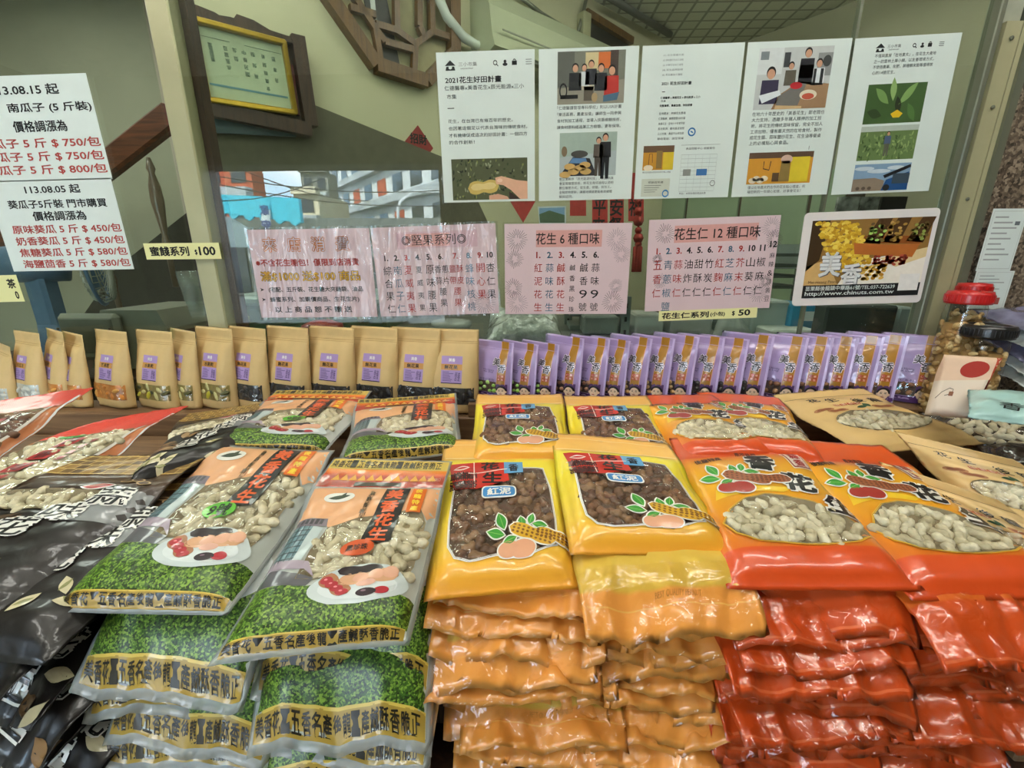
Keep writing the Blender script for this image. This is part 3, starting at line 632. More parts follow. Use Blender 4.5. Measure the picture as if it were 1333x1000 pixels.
def kraft_bag(quad, seed, label, group, T=.016, **kw):
    H = 1.42; b = Bag(quad, H, T=T, seed=seed, hdr=1.2, seal=.035, wr=.003, edge=.006, **kw); mb = MB()
    W = ell(.52, .56, .37, .25, -.08, 22)
    b.win = [dict(poly=b.mp(W), dip=.009, mats=nutmats(), kw=dict(dip=.009, l=.030, r=.0075))]
    b.body(mb, M_KRA()); b.stamp(mb, W, mat('peanut_gap', '#8d7f62', rough=.8), 4, dipped=True)
    b.stamp(mb, stroke([(.03,1.235),(.97,1.235)], .007, False), ink('#4a3820', 0, .6), 2)
    char_run(b, mb, '花生', (.24,1.12), (.40,1.10), .10, layer=3); char_run(b, mb, '後龍', (.62,1.04), (.78,1.03), .11, layer=3)
    for i, ch in enumerate('特選香酥'): b.stamp(mb, rrect(.35+.065*i,.955,.405+.065*i,1.0,.01), ink('#b33a26', 0, .6), 3); b.stamp(mb, text_fit(ch, .378+.065*i, .978, w=.04), ink('#ead7b0', 0, .6), 4)
    b.stamp(mb, leaf(.57,.90,.12,.05,.2), ink('#2f4a2c', 0, .6), 3); b.stamp(mb, leaf(.62,.92,.09,.05,1.9), ink('#2f4a2c', 0, .6), 3)
    for (x, y, r) in ((.20,.88,.2),(.30,.84,.05),(.74,.87,-.1)): b.stamp(mb, pod(x, y, .2, .065, r), ink('#b07a4c', 0, .6), 3); b.stamp(mb, pod(x, y, .15, .035, r), ink('#8d5334', 0, .6), 4)
    return finish(b, mb, 'peanut_bag', label, 'bag of peanuts', group, seed=seed)
# ------------------------------------------------------------------ shop structure and arcade
D1 = Vector((.745, .667, 0)); N1 = Vector((.667, -.745, 0)); P1 = Vector((.44, 3.30, 0)); CORNER = Vector((1.345, 4.11, 0))
D2 = Vector((.64, -.77, 0)).normalized(); N2 = Vector((-.77, -.64, 0)).normalized()
def on1(x, y, off=0.0): return at_plane(x, y, P1+N1*off, N1)
def on2(x, y, off=0.0): return at_plane(x, y, CORNER+N2*off, N2)
def upright(name, a, b, z0, z1, th, m):
    a = Vector((a[0], a[1], 0)); b = Vector((b[0], b[1], 0)); n = (b-a).normalized().cross(Vector((0,0,1))); mb = MB()
    mb.prism([a+Vector((0,0,z0)), b+Vector((0,0,z0)), b+Vector((0,0,z1)), a+Vector((0,0,z1))], (0,0,0), -n*th, m); return mb.build(name)
def pxbox(x0, y0, x1, y1, Y, dep):
    A = at_y(x0, y0, Y); B = at_y(x1, y0, Y); C_ = at_y((x0+x1)/2, y1, Y); z1 = (A.z+B.z)/2
    return Vector(((A.x+B.x)/2, Y+dep/2, (z1+C_.z)/2)), Vector((B.x-A.x, dep, z1-C_.z))
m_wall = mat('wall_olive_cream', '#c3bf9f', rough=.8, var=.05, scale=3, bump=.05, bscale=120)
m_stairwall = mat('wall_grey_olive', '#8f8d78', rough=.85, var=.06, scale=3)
m_ceil = brick_mat('ceiling_tile', '#d4d6c2', '#c6c8b4', '#96988a', scale=2.2, msize=.02, bw=.25, rh=.25, offs=0, coords='Object', coat=0, rough=.8)
m_gran = speckle_mat('granite_brown', '#2e261e', '#6b5b4b', '#9a8b78', scale=170, rough=.35, bump=.1)
m_alu = mat('aluminium_beige', '#aeaa86', rough=.35, var=.04, metal=.2)
m_alud = mat('aluminium_dark', '#6e7160', rough=.35, var=.05, metal=.3)
m_dwood = wood_mat('dark_wood', '#2a1a12', '#4a3122', rough=.45, axis=2)
m_rwood = wood_mat('red_brown_wood', '#3d1f12', '#6d3c22', rough=.4, axis=0)
m_lwood = wood_mat('lattice_wood', '#4e3418', '#7a5526', rough=.4, axis=2)
m_tile = brick_mat('floor_tile', '#8d8878', '#857f70', '#5d594e', scale=1.2, msize=.012, bw=.5, rh=.5, offs=0, coords='Object', coat=.3, rough=.4)
W1a = on1(238, 200); W1a.z = 0
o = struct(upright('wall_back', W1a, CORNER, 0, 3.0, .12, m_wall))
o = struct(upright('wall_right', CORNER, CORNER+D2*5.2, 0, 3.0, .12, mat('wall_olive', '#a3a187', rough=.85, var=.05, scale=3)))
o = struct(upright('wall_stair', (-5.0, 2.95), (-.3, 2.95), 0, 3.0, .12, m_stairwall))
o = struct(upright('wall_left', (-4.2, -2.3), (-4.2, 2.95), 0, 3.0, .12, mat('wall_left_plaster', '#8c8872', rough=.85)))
mb = MB(); mb.box((0, 3.6, 3.05), (11, 5.0, .1), m_ceil, rot=Matrix.Identity(3)); struct(mb.build('ceiling'))
mb = MB(); mb.box((0, -.55, 3.02), (9, 3.3, .14), mat('arcade_plaster', '#dcd9c8', rough=.85)); struct(mb.build('ceiling_arcade'))
mb = MB(); mb.box((0, 1.6, -.05), (12, 8.0, .1), m_tile); struct(mb.build('floor'))
# arcade front: header beam, pillars and an added blocking shutter, all behind the viewer
oxl = at_y(268, 300, 2*GY+2.0).x; oxr = at_y(574, 300, 2*GY+2.0).x; ozt = at_y(420, 214, 2*GY+2.0).z
mb = MB(); mb.box((0, -2.15, (ozt+3.0)/2), (9, .3, 3.0-ozt), mat('beam_plaster', '#7d7a69', rough=.8)); struct(mb.build('beam_front'))
mb = MB(); mb.box((oxl-.35, -2.15, ozt/2), (.7, .3, ozt), m_gran); struct(mb.build('pillar_left'))
mb = MB(); mb.box((oxr+.35, -2.15, ozt/2), (.7, .3, ozt), m_gran); struct(mb.build('pillar_middle'))
mb = MB(); x0 = oxr+.7
for i in range(22): mb.box(((x0+4.5)/2, -2.14+.012*(i % 2), .05+ozt/22*(i+.0)+.02), (4.5-x0, .03, ozt/22+.002), mat('blocker_slats', '#6f6d62', rough=.5))
struct(mb.build('shutter_blocker'))  # unseen, added to keep the street out of the right-hand reflections
struct(upright('wall_far_right', (4.5, 1.1), (4.5, -2.3), 0, 3.0, .12, mat('wall_side_plaster', '#8c8872', rough=.85)))
struct(upright('wall_front_left', (-4.2, -2.16), (oxl-.7, -2.16), 0, 3.0, .1, mat('wall_side_plaster', '#8c8872')))
# fluorescent fittings on the arcade ceiling
m_tube = mat('tube_glow', '#ffffff', emit=(1.0, .98, .92), es=LAMP_W)
m_fit = mat('fitting_white', '#d8d8d0', rough=.4)
def lamp(x, y, lab, rz=0.0, z=2.86, ln=1.2):
    e = empty('fluorescent_lamp', (x, y, z), lab, 'lamp', 'fluorescent lamps on the ceiling', rz=rz)
    q = MB(); q.box((0, 0, .045), (ln+.06, .12, .05), m_fit, bev=.008); q.build('housing', e)
    for s in (-1, 1):
        q = MB(); q.tube([(-ln/2, .035*s, 0), (ln/2, .035*s, 0)], .013, m_tube, 10); q.build('tube', e)
LAMPS = [(-1.5,-.45,'left front'),(0.0,-.45,'middle front'),(1.5,-.45,'right front'),(-.9,.35,'left rear'),(.75,.35,'right rear')]
for x, y, l in LAMPS: lamp(x, y, f'twin tube fluorescent lamp on the arcade ceiling, {l} of the five')
# added lights inside the shop, out of view
def area(name, loc, e, sx, sy, rot=(0,0,0), col=(1,1,.96)):
    l = bpy.data.lights.new(name, 'AREA'); l.shape = 'RECTANGLE'; l.size = sx; l.size_y = sy; l.energy = e; l.color = col
    o = bpy.data.objects.new(name, l); COL.objects.link(o); o.location = loc; o.rotation_euler = rot; return o
for x, y, l in ((-1.15,1.55,'left'),(.55,1.95,'middle'),(1.5,2.35,'right')): lamp(x, y, f'unseen twin tube lamp added for highlights on the shop ceiling, {l} of three', z=2.9)  # tubes added out of view to make highlights on the bag film
area('fill_light_stair', (-2.6, 1.9, 2.9), ROOM_W*.5, .8, .6)  # fill light without a fitting, added to brighten the stairwell
# ------------------------------------------------------------------ glass, posts, right-hand pillar
m_glass = film_mat('window_glass', (.90,.95,.91), gloss=.19, bump=0, rough=.0)
def pane(name, x0, x1, z0=1.0, z1=2.9):
    q = MB(); q.box(((x0+x1)/2, GY+.004, (z0+z1)/2), (x1-x0, .006, z1-z0), m_glass); return struct(q.build(name))
xp = at_y(238, 200, GY).x; xj = at_y(1096, 150, GY).x; xe = at_y(1236, 230, GY).x
pane('window_1', -3.4, xp-.03); pane('window_2', xp+.03, xj-.002); pane('window_3', xj+.002, xe)
q = MB(); q.box((xj, GY+.008, 1.95), (.006, .012, 1.9), m_alud); struct(q.build('trim_1'))
q = MB(); q.box((xp, GY+.03, 1.5), (.052, .05, 3.0), m_alu, bev=.004); q.box((xp+.033, GY+.055, 1.5), (.018, .03, 3.0), m_dwood); struct(q.build('trim_2'))
q = MB(); q.box((xe+.012, GY+.004, 1.95), (.012, .03, 1.9), m_alud, bev=.002); q.box((xe+.05, GY+.03, 1.9), (.05, .03, 2.2), mat('aluminium_grey', '#a9ac98', rough=.3, metal=.2), bev=.003)
q.box((xe+.088, GY+.02, 1.9), (.016, .05, 2.2), m_alud); struct(q.build('trim_3'))
q = MB(); q.box((xe+.10+.6, GY+.045, 1.5), (1.2, .05, 3.0), m_gran); struct(q.build('pillar_right'))
e = empty('cable_trunking', (xe+.16, GY+.0, 1.5), 'beige two-lane cable trunking screwed upright to the brown granite pillar', 'trunking')
q = MB(); A = at_y(1318, 28, GY+.005); B = at_y(1256, 300, GY+.005)
for s in (-1, 1):
    q = MB(); q.prism([(B.x+.017*s-.016, GY+.002, 1.05), (B.x+.017*s+.016, GY+.002, 1.05), (B.x+.017*s+.016, GY+.002, A.z), (B.x+.017*s-.016, GY+.002, A.z)], (0,0,0), (0,.018,0), m_alu); q.build('channel', e, origin=e.location)
    for z in (1.62, 1.80, A.z-.03):
        k = MB(); k.lathe([(.004,0),(.004,.002),(.001,.003)], (B.x+.017*s, GY+.001, z), m_alud, 8, Matrix.Rotation(R(90),3,'X')); k.build('screw', e, origin=e.location)
# ------------------------------------------------------------------ table, riser, ledge
m_board = wood_mat('pale_board', '#6d5138', '#8d6d4c', rough=.5, axis=0)
e = empty('display_table', (0, .7, 0), 'dark wooden display table carrying the stacks of peanut bags', 'table')
q = MB(); q.box((0, .74, .755), (3.2, .68, .04), m_dwood, bev=.004); q.build('tabletop', e, origin=e.location)
for x in (-1.5, 1.5):
    for y in (.46, .98): q = MB(); q.box((x, y, .3675), (.06, .06, .735), m_dwood); q.build('leg', e, origin=e.location)
q = MB(); q.box((-.375, .85, .925), (2.15, .22, .30), m_board, bev=.003); tag(q.build('display_riser', origin=(-.375,.85,.775)), 'low board riser on the table under the rear bags', 'riser')
q = MB(); q.box((-.26, 1.03, .95), (2.42, .10, .35), m_board, bev=.003); tag(q.build('display_ledge', origin=(-.26,1.03,.775)), 'narrow board ledge carrying the standing pouches at the glass', 'ledge')
pp = at_y(572, 900, .53)
q = MB(); q.box((pp.x, .53, .93), (.035, .03, .31), wood_mat('worn_post_wood', '#2a2019', '#6d5a48', rough=.7, axis=2, scale=9), bev=.003); tag(q.build('wooden_post', origin=(pp.x,.53,.775)), 'worn dark wooden post between the green stack and the orange stack', 'post')
# ------------------------------------------------------------------ standing pouches
def place(o, loc, rz, rx=0.0, ry=0.0): o.location = loc; o.rotation_euler = (rx, ry, rz)
def face_print(b, mb, x, y, k, layer=5):
    b.stamp(mb, ell(x, y+.035*k, .125*k, .14*k), BLK(), layer); b.stamp(mb, ell(x, y-.01*k, .10*k, .135*k), ink('#efd2b4'), layer+1)
    for s in (-1, 1):
        b.stamp(mb, ell(x+.105*k*s, y-.01*k, .022*k, .035*k), ink('#e8c6a4'), layer+1); b.stamp(mb, ell(x+.042*k*s, y+.02*k, .024*k, .008*k), BLK(), layer+2); b.stamp(mb, ell(x+.042*k*s, y+.048*k, .026*k, .006*k), BLK(), layer+2)
    b.stamp(mb, ell(x, y-.07*k, .035*k, .012*k), ink('#a8443a'), layer+2); b.stamp(mb, ell(x, y-.025*k, .012*k, .012*k), ink('#d9b08c'), layer+2)
def local_quad(w, h, lean): return [Vector((-w/2, lean, h)), Vector((w/2, lean, h)), Vector((w/2, 0, 0)), Vector((-w/2, 0, 0))]
def purple_pouch(seed, cmat, label, group):
    w_, h_ = .118, .168; H = 1.42; b = Bag(local_quad(w_, h_, .012), H, T=.019, seed=seed, hdr=1.2, seal=.05, wr=.0012, stand=True, back=.35, R_=.25); b.c = Vector((0,0,0)); mb = MB()
    W = [(.07,.14),(.76,.14),(.76,.42),(.07,.42)]
    pm = mat('lilac_film', '#ab95c4', rough=.3, var=.05, coat=.8, bump=.3, bscale=40, bdist=.004)
    b.body(mb, pm, 22, 30)
    b.stamp(mb, W, mat('pouch_gap', '#4b3d34', rough=.7), 1, ml=.1, dipped=False)
    b.win = []
    b.stamp(mb, rect(.0,.0,1,.13), ink('#4a2a66'), 2, ml=.1); b.stamp(mb, rect(.72,.36,.89,1.42), ink('#a8761c'), 3, ml=.1); b.stamp(mb, rect(.712,.36,.722,1.42), ink('#e0a89a'), 4, ml=.1); b.stamp(mb, rect(.885,.36,.895,1.42), ink('#e0a89a'), 4, ml=.1); b.stamp(mb, rect(.72,.13,.93,.38), ink('#5a3a6d'), 3, ml=.1)
    b.stamp(mb, rect(.955,.0,1,1.42), ink('#c9b6e0'), 3, ml=.1)
    for ch, x, y, s in (('美',.67,.92,.165),('香',.80,.77,.165)):
        b.stamp(mb, text_fit(ch, x, y, w=s+.02, h=s+.05, bold=.10, rot=-.08), ink('#efe6f2'), 5, ml=.1); b.stamp(mb, text_fit(ch, x, y, w=s, h=s+.03, bold=.012, rot=-.08), BLK(), 6, ml=.1)
    b.stamp(mb, text_fit('Mei Hsiang', .50, .70, w=.26), ink('#4a3a66'), 5); b.stamp(mb, text_fit('Nut Shop', .50, .655, w=.24), ink('#4a3a66'), 5)
    rd = ink('#b02020')
    for i in (0, 1):
        for j in (0, 1): b.stamp(mb, rect(.735+.075*i,.47+.075*j,.80+.075*i,.535+.075*j), rd, 5); b.stamp(mb, text_fit('花仁生果'[i*2+j], .767+.075*i, .502+.075*j, w=.05, h=.045, bold=.02), ink('#e8c8a0'), 6)
    b.stamp(mb, text_fit('花生仁系列', .48, .465, w=.36, h=.06), ink('#4a3a66'), 5)
    face_print(b, mb, .825, .20, .82)
    b.stamp(mb, stroke([(.03,1.24),(.97,1.24)], .008, False), ink('#cbb8e4'), 4)
    o = mb.build('snack_pouch', origin=b.c); tag(o, label, 'snack pouch', group)
    m2 = MB(); contents(b, m2, [(.07,.12),(.74,.12),(.74,.44),(.07,.44)], cmat, seed, l=.0135, r=.0058, shape='nut', dist=.105, depth=.0008, dip=0, margin=.045)
    c = m2.build('nuts', o, origin=b.c); c['kind'] = 'stuff'
    m3 = MB(); b.stamp(m3, [(.07,.13),(.72,.13),(.72,.42),(.07,.42)], M_WIN(), 9, ml=.08); m3.build('window', o, origin=b.c)
    return o
def kraft_pouch(seed, kind, label, group, w_=.137, h_=.19):
    H = 1.39; b = Bag(local_quad(w_, h_, .018), H, T=.029, seed=seed, hdr=1.2, seal=.03, wr=.0018, stand=True, back=.3, R_=.24); b.c = Vector((0,0,0)); mb = MB()
    b.body(mb, mat('kraft_paper', '#d0b27a', rough=.6, var=.05, scale=30, bump=.35, bscale=30, bdist=.004), 22, 30)
    gap = {'fruit': '#8a7a3c', 'orange': '#c07a30', 'dark': '#2c2b2a', 'silver': '#b9bdb8'}[kind]
    W = [(.06,.15),(.94,.15),(.94,.43),(.06,.43)]
    b.stamp(mb, W, mat('pouch_inside_'+kind, gap, rough=.6, var=.3, scale=60, coat=.3), 1, ml=.1)
    lil = ink('#a98fc4', 0, .6); b.stamp(mb, rect(.36,.50,.74,.95), lil, 2, ml=.1); b.stamp(mb, rect(.36,.72,.74,.82), ink('#c9924e', 0, .6), 3, ml=.1); b.stamp(mb, rect(.36,.50,.74,.515), ink('#3a2a4a', 0, .6), 3, ml=.1)
    b.stamp(mb, text_fit('美香', .55, .885, w=.12, bold=.02), WHT(), 4); b.stamp(mb, text_fit({'fruit':'水果乾','orange':'芒果乾','dark':'無花果','silver':'冬瓜糖'}[kind], .54, .77, w=.24, h=.07, bold=.02), BLK(), 4)
    rs = random.Random(seed)
    for i in range(7): b.stamp(mb, rect(.39, .54+.024*i, .39+rs.uniform(.08,.2), .549+.024*i), ink('#5d4a7c', 0, .6), 3)
    b.stamp(mb, text_fit('營養', .66, .62, h=.15, w=.10, rot=-.1), ink('#4a3a66', 0, .6), 3)
    for y in (1.16, 1.19): b.stamp(mb, stroke([(.02,y),(.98,y)], .006, False), ink('#ad8a50', 0, .6), 2)
    o = mb.build('kraft_pouch', origin=b.c); tag(o, label, 'snack pouch', group)
    cm = {'fruit': [mat('dried_fruit_yellow', '#d9cf3c', rough=.5, var=.3), mat('dried_fruit_pale', '#cfc88a', rough=.5), mat('dried_fruit_dark', '#57562e', rough=.5)], 'orange': [mat('dried_mango', '#d98a34', rough=.5, var=.2), mat('dried_mango_pale', '#e0a550', rough=.5)],
          'dark': [mat('dark_dried_fruit', '#2b2a2c', rough=.4), mat('dark_dried_fruit_grey', '#3b3c40', rough=.4)], 'silver': [mat('sugared_pale', '#d2d4cc', rough=.5)]}[kind]
    m2 = MB(); contents(b, m2, W, cm, seed, l=.026, r=.006, shape='nut', dist=.12, depth=-.002, dip=0, margin=.06)
    c = m2.build('dried_fruit', o, origin=b.c); c['kind'] = 'stuff'
    m3 = MB(); b.stamp(m3, W, M_WIN(), 8, ml=.08); m3.build('window', o, origin=b.c)
    return o
ORD = ['first','second','third','fourth','fifth','sixth','seventh','eighth','ninth','tenth','eleventh','twelfth','thirteenth','fourteenth','fifteenth','sixteenth','seventeenth','eighteenth','nineteenth','twentieth']
LEDGE = 1.127
KR = [(16,470,30,'silver'),(48,434,22,'silver'),(78,432,30,'orange'),(104,436,28,'orange'),(162,432,20,'orange'),(221,432,18,'fruit'),(250,432,30,'fruit'),(299,428,20,'fruit'),(342,428,22,'dark'),(398,427,19,'dark'),(458,427,17,'dark'),(515,427,17,'dark'),(571,428,15,'dark'),(622,429,8,'dark')]
WORD = {'silver':'pale sugared fruit','orange':'orange dried mango','fruit':'yellow dried fruit','dark':'dark dried fruit'}
protos = {}
for i, (px, py, th, kind) in enumerate(KR):
    lab = f'kraft paper pouch of {WORD[kind]}, {ORD[i]} from the left'
    t = R(th); w_ = .137; Y = 1.048; tr = at_y(px, py, Y-.012); 
    c = Vector((tr.x - w_/2*math.cos(t), Y-.012+w_/2*math.sin(t)-.018, LEDGE))
    if kind not in protos: protos[kind] = o = kraft_pouch(11+i, kind, lab, 'kraft pouches along the glass')
    else: o = copy_tree(protos[kind]); o['label'] = lab
    hz = (tr.z-LEDGE)/.19; o.scale = (1, 1, min(1.08, max(.8, hz)))
    place(o, c, -t, 0, 0)
PU = [(654,445,30,'green'),(686,447,40,'green'),(713,447,40,'green'),(745,439,42,'pink'),(778,440,42,'pink'),(804,442,45,'pink'),(832,439,45,'tan'),(861,439,45,'tan'),(892,437,45,'tan'),(925,438,43,'black'),(956,440,44,'black'),(988,436,44,'black'),(1032,438,42,'brown'),(1064,438,42,'brown'),(1096,438,42,'brown'),(1129,437,40,'brown'),(1160,436,40,'brown'),(1210,437,36,'brown')]
NM = {'green': [mat('wasabi_nut', '#93c05a', rough=.5, var=.15), mat('wasabi_nut_pale', '#a9cf74', rough=.5)], 'pink': [mat('red_nut', '#8d5c44', rough=.5), mat('red_nut_pale', '#a0745a', rough=.5)], 'tan': [mat('tan_nut', '#b58d58', rough=.5), mat('tan_nut_pale', '#c9a670', rough=.5)],
      'black': [mat('black_nut', '#2a2725', rough=.35), mat('black_nut_grey', '#3c3936', rough=.35)], 'brown': [mat('brown_nut', '#84583a', rough=.5), mat('brown_nut_pale', '#a27a56', rough=.5)]}
NW = {'green':'green coated nuts','pink':'reddish nuts','tan':'tan nuts','black':'black nuts','brown':'brown nuts'}
pp_ = {}
for i, (px, py, th, kind) in enumerate(PU):
    lab = f'lilac pouch with gold stripe and {NW[kind]}, {ORD[i]} from the left'
    t = R(th); w_ = .118; Y = 1.038; cx = at_y(px, py, Y); off = .28*w_   # the stripe sits right of the middle
    c = Vector((cx.x - off*math.cos(t), Y+off*math.sin(t)-.010, LEDGE+.034))
    if kind not in pp_: pp_[kind] = o = purple_pouch(31+i, NM[kind], lab, 'lilac pouches along the glass')
    else: o = copy_tree(pp_[kind]); o['label'] = lab
    o.scale = (1, 1, (cx.z-LEDGE-.034)/.168)
    place(o, c, -t)
q = MB(); a_ = at_y(628, 500, 1.03).x; b_ = at_y(1232, 500, 1.03).x
q.box(((a_+b_)/2, 1.03, LEDGE+.016), (b_-a_+.06, .10, .032), m_board); tag(q.build('ledge_board', origin=((a_+b_)/2,1.03,LEDGE)), 'thin board on the ledge under the lilac pouches', 'board')

# ------------------------------------------------------------------ big bags lying on the stacks
def qpx(c, zt, zb, zs=None):
    z = zs or (zt, zt, zb, zb); return [at_z(*p, zz) for p, zz in zip(c, z)]
def qtop(tl, tr, zt, L, zb, sh=0.0, spread=0.0):
    A, B = at_z(*tl, zt), at_z(*tr, zt); u = (B-A).normalized(); v = Vector((u.y, -u.x, 0)).normalized()
    v = Matrix.Rotation(sh, 3, 'Z') @ v; d = v*L + Vector((0,0,zb-zt)); return [A, B, B+d+u*spread, A+d-u*spread]
green_bag(qpx([(285,590),(440,600),(296,802),(62,797)], 1.15, 1.08), 3, 'green meadow print peanut bag with green 9 sticker on top of the leftmost green stack', 'bags on top of the front stacks', header=False, sticker='9號')
green_bag(qpx([(438,607),(590,612),(532,838),(268,866)], 1.15, 1.075), 4, 'green meadow print peanut bag with red and gold header on top beside the yellow bags', 'bags on top of the front stacks', header=True, sticker='黑珍珠')
yellow_bag(qpx([(580,583),(727,581),(757,765),(551,782)], 1.148, 1.08), 5, 'yellow bag of red mud peanuts on the left orange stack', 'bags on top of the front stacks')
yellow_bag(qpx([(715,573),(868,588),(962,724),(742,722)], 1.168, 1.105, (1.165,1.165,1.10,1.112)), 6, 'yellow bag of red mud peanuts tilted on the right orange stack', 'bags on top of the front stacks')
red_bag(qpx([(868,582),(1016,573),(1204,770),(946,768)], 1.155, 1.085), 7, 'red orange peanut bag with red garlic box on the left red stack', 'bags on top of the front stacks')
red_bag(qpx([(1000,580),(1142,592),(1420,778),(1186,784)], 1.145, 1.075), 8, 'red orange peanut bag on the right red stack, partly under its neighbour', 'bags on top of the front stacks')
brown_bag(qpx([(132,606),(288,601),(0,810),(-260,755)], 1.145, 1.08), 9, 'dark brown garlic peanut bag with gold tiled header at the left edge', 'bags on top of the front stacks')
# rear row
green_bag(qtop((362,518),(486,519),1.182,.235,1.148,R(-4)), 13, 'green meadow print peanut bag behind the leftmost green stack, left of two', 'bags of the rear row', flip=.006, sticker='9號')
green_bag(qtop((466,532),(594,523),1.172,.235,1.148,R(-3)), 14, 'green meadow print peanut bag behind the green stack, right of two', 'bags of the rear row', flip=.006)
yellow_bag(qtop((622,524),(731,524),1.182,.235,1.148), 15, 'yellow bag of red mud peanuts in the rear row, left of two', 'bags of the rear row', flip=.006)
yellow_bag(qtop((733,526),(840,526),1.182,.235,1.148), 16, 'yellow bag of red mud peanuts in the rear row, right of two', 'bags of the rear row', flip=.006)
red_bag(qtop((818,525),(925,523),1.182,.235,1.148,R(6)), 17, 'red orange peanut bag in the rear row beside the yellow bags', 'bags of the rear row', flip=.006)
red_bag(qtop((905,519),(1012,527),1.182,.235,1.148,R(6)), 18, 'red orange peanut bag in the rear row beside the kraft bag', 'bags of the rear row', flip=.006)
kraft_bag(qpx([(1003,519),(1122,510),(1288,578),(1118,592)], 1.18, 1.14, (1.182,1.196,1.142,1.132)), 19, 'flat kraft bag with round peanut window behind the red bags', 'bags of the rear row')
kraft_bag(qpx([(1160,563),(1312,600),(1560,730),(1290,690)], 1.185, 1.09), 20, 'flat kraft bag on the right edge, upper of two', 'bags on top of the front stacks')
kraft_bag(qpx([(1145,600),(1300,650),(1560,830),(1300,745)], 1.15, 1.05), 21, 'flat kraft bag on the right edge, lower of two', 'bags on top of the front stacks')
brown_bag(qtop((250,551),(358,533),1.165,.235,1.148,R(-22)), 22, 'dark brown garlic peanut bag in the rear row beside the red net bag', 'bags of the rear row')
white_bag(qpx([(118,562),(249,537),(5,690),(-200,690)], 1.165, 1.10), 23, 'clear peanut bag with red net header and four red squares in the rear row', 'bags of the rear row')
white_bag(qpx([(-90,548),(124,513),(-60,640),(-280,690)], 1.195, 1.13), 24, 'clear brown peanut bag with red header curling up at the far left', 'bags of the rear row', dark=True)
white_bag(qpx([(-40,650),(110,622),(-60,740),(-270,760)], 1.12, 1.06), 25, 'red and orange peanut bag lying under the clear bag at the left edge', 'bags of the rear row')
brown_bag(qpx([(160,622),(300,616),(62,870),(-150,840)], 1.12, 1.05), 27, 'dark brown garlic peanut bag between the gold headed bag and the green bag', 'bags on top of the front stacks')
# ------------------------------------------------------------------ stacks under the top bags: only their front lips show
def lip_proto(kind, seed, w_=.232, L=.30, rise=.05):
    q = [Vector((-w_/2, L, rise)), Vector((w_/2, L, rise)), Vector((w_/2, 0, 0)), Vector((-w_/2, 0, 0))]
    mb = MB(); nm = 'peanut_bag'
    if kind == 'green':
        b = Bag(q, 1.25, T=.030, seed=seed, wr=.003, drop=.085, dropw=.62, lip=.014, lipw=.30, edge=.004, seal_b=.05, hl=0); b.c = Vector((0,0,0))
        b.body(mb, mat('film_meadow_bag', '#b9beb6', rough=.3), 30, 30, rim=M_RIM(), rimw=.03); green_art(b, mb, low=True)
    else:
        b = Bag(q, 1.3, T=.017, seed=seed, wr=.0042, drop=.010+.007*(seed % 4), dropw=.24, lip=.011+.004*(seed % 3), lipw=.34, edge=.004, R_=.24, seal_b=.13+.02*(seed % 3), hl=0); b.crease = .007; b.c = Vector((0,0,0))
        b.body(mb, {'yellow': M_YELS, 'red': M_REDS, 'brown': M_BRN, 'kraft': M_KRA}[kind](), 46, 36)
        if kind == 'yellow':
            b.stamp(mb, stroke([(.03,.115),(.97,.115)], .006, False), ink('#f0b860'), 2, ml=.05); b.stamp(mb, text_fit('BEST QUALITY PEANUT', .55, .155, w=.26), ink('#c98a3a'), 2)
        if kind == 'red':
            b.stamp(mb, stroke([(.02,.035),(.98,.035)], .010, False), ink('#dd6a3c'), 2, ml=.05)
        if kind == 'brown':
            rs = random.Random(seed)
            char_run(b, mb, '花生', (.78,.34), (.68,.16), .17, outl=WHT(), ow=.05, layer=5)
            for i in range(12):
                x, y = rs.uniform(.06,.94), rs.uniform(.04,.5); b.stamp(mb, leaf(x, y, .16, .07, rs.uniform(-1,1.5)), ink(rs.choice(['#cfc39c','#8a6a44','#6d5236'])), 3)
    o = mb.build(nm, origin=b.c)
    if kind in ('yellow', 'red'): # outer clear sleeve edge that catches the light
        m3 = MB(); b.stamp(m3, rect(.0,.0,1,.30), M_SLV(), 6, ml=.05); m3.build('clear_sleeve', o, origin=b.c)
    return o
M_SLV = lambda: film_mat('clear_sleeve_film', (.98,.96,.93), gloss=.14, bump=.9, bscale=26, bdist=.010, rough=.08)
def stack(kind, where, cx, y0, ztop, dz, n, dx=0.0, seeds=(1,2,3,4,5), rz0=0.0, jx=.018, jr=6, group=None, tilt=0.0):
    rs = random.Random(hash(where) % 1000 if False else sum(map(ord, where)))
    ps = [lip_proto(kind, s+7*len(where)) for s in seeds]; used = set()
    for i in range(n):
        k = i % len(ps); o = ps[k] if k not in used else copy_tree(ps[k]); used.add(k)
        tag(o, f'{ORD[i]} bag below the top one in the {where}', 'bag of peanuts', group or f'bags piled in the {where}')
        place(o, (cx+dx*i+rs.uniform(-jx, jx), y0+rs.uniform(-.030, .020), ztop-dz*i), rz0+R(rs.uniform(-jr, jr)), R(tilt), R(rs.uniform(-2.6, 2.6)))
stack('yellow', 'left orange stack', -.020, .452, 1.058, .0205, 14, dx=.0040)
stack('yellow', 'right orange stack', .185, .458, 1.076, .0205, 15, dx=-.0024)
stack('red', 'left red stack', .395, .448, 1.058, .0205, 14, dx=-.002)
stack('red', 'right red stack', .612, .452, 1.050, .0205, 14, dx=-.007)
stack('green', 'leftmost green stack', -.452, .415, 1.055, .046, 5, seeds=(1,2,3), jx=.012)
stack('green', 'right green stack', -.238, .400, 1.045, .046, 5, seeds=(4,5,6), jx=.012)
stack('brown', 'dark brown stack at the left edge', -.70, .40, 1.05, .042, 7, rz0=R(-16), jx=.02)

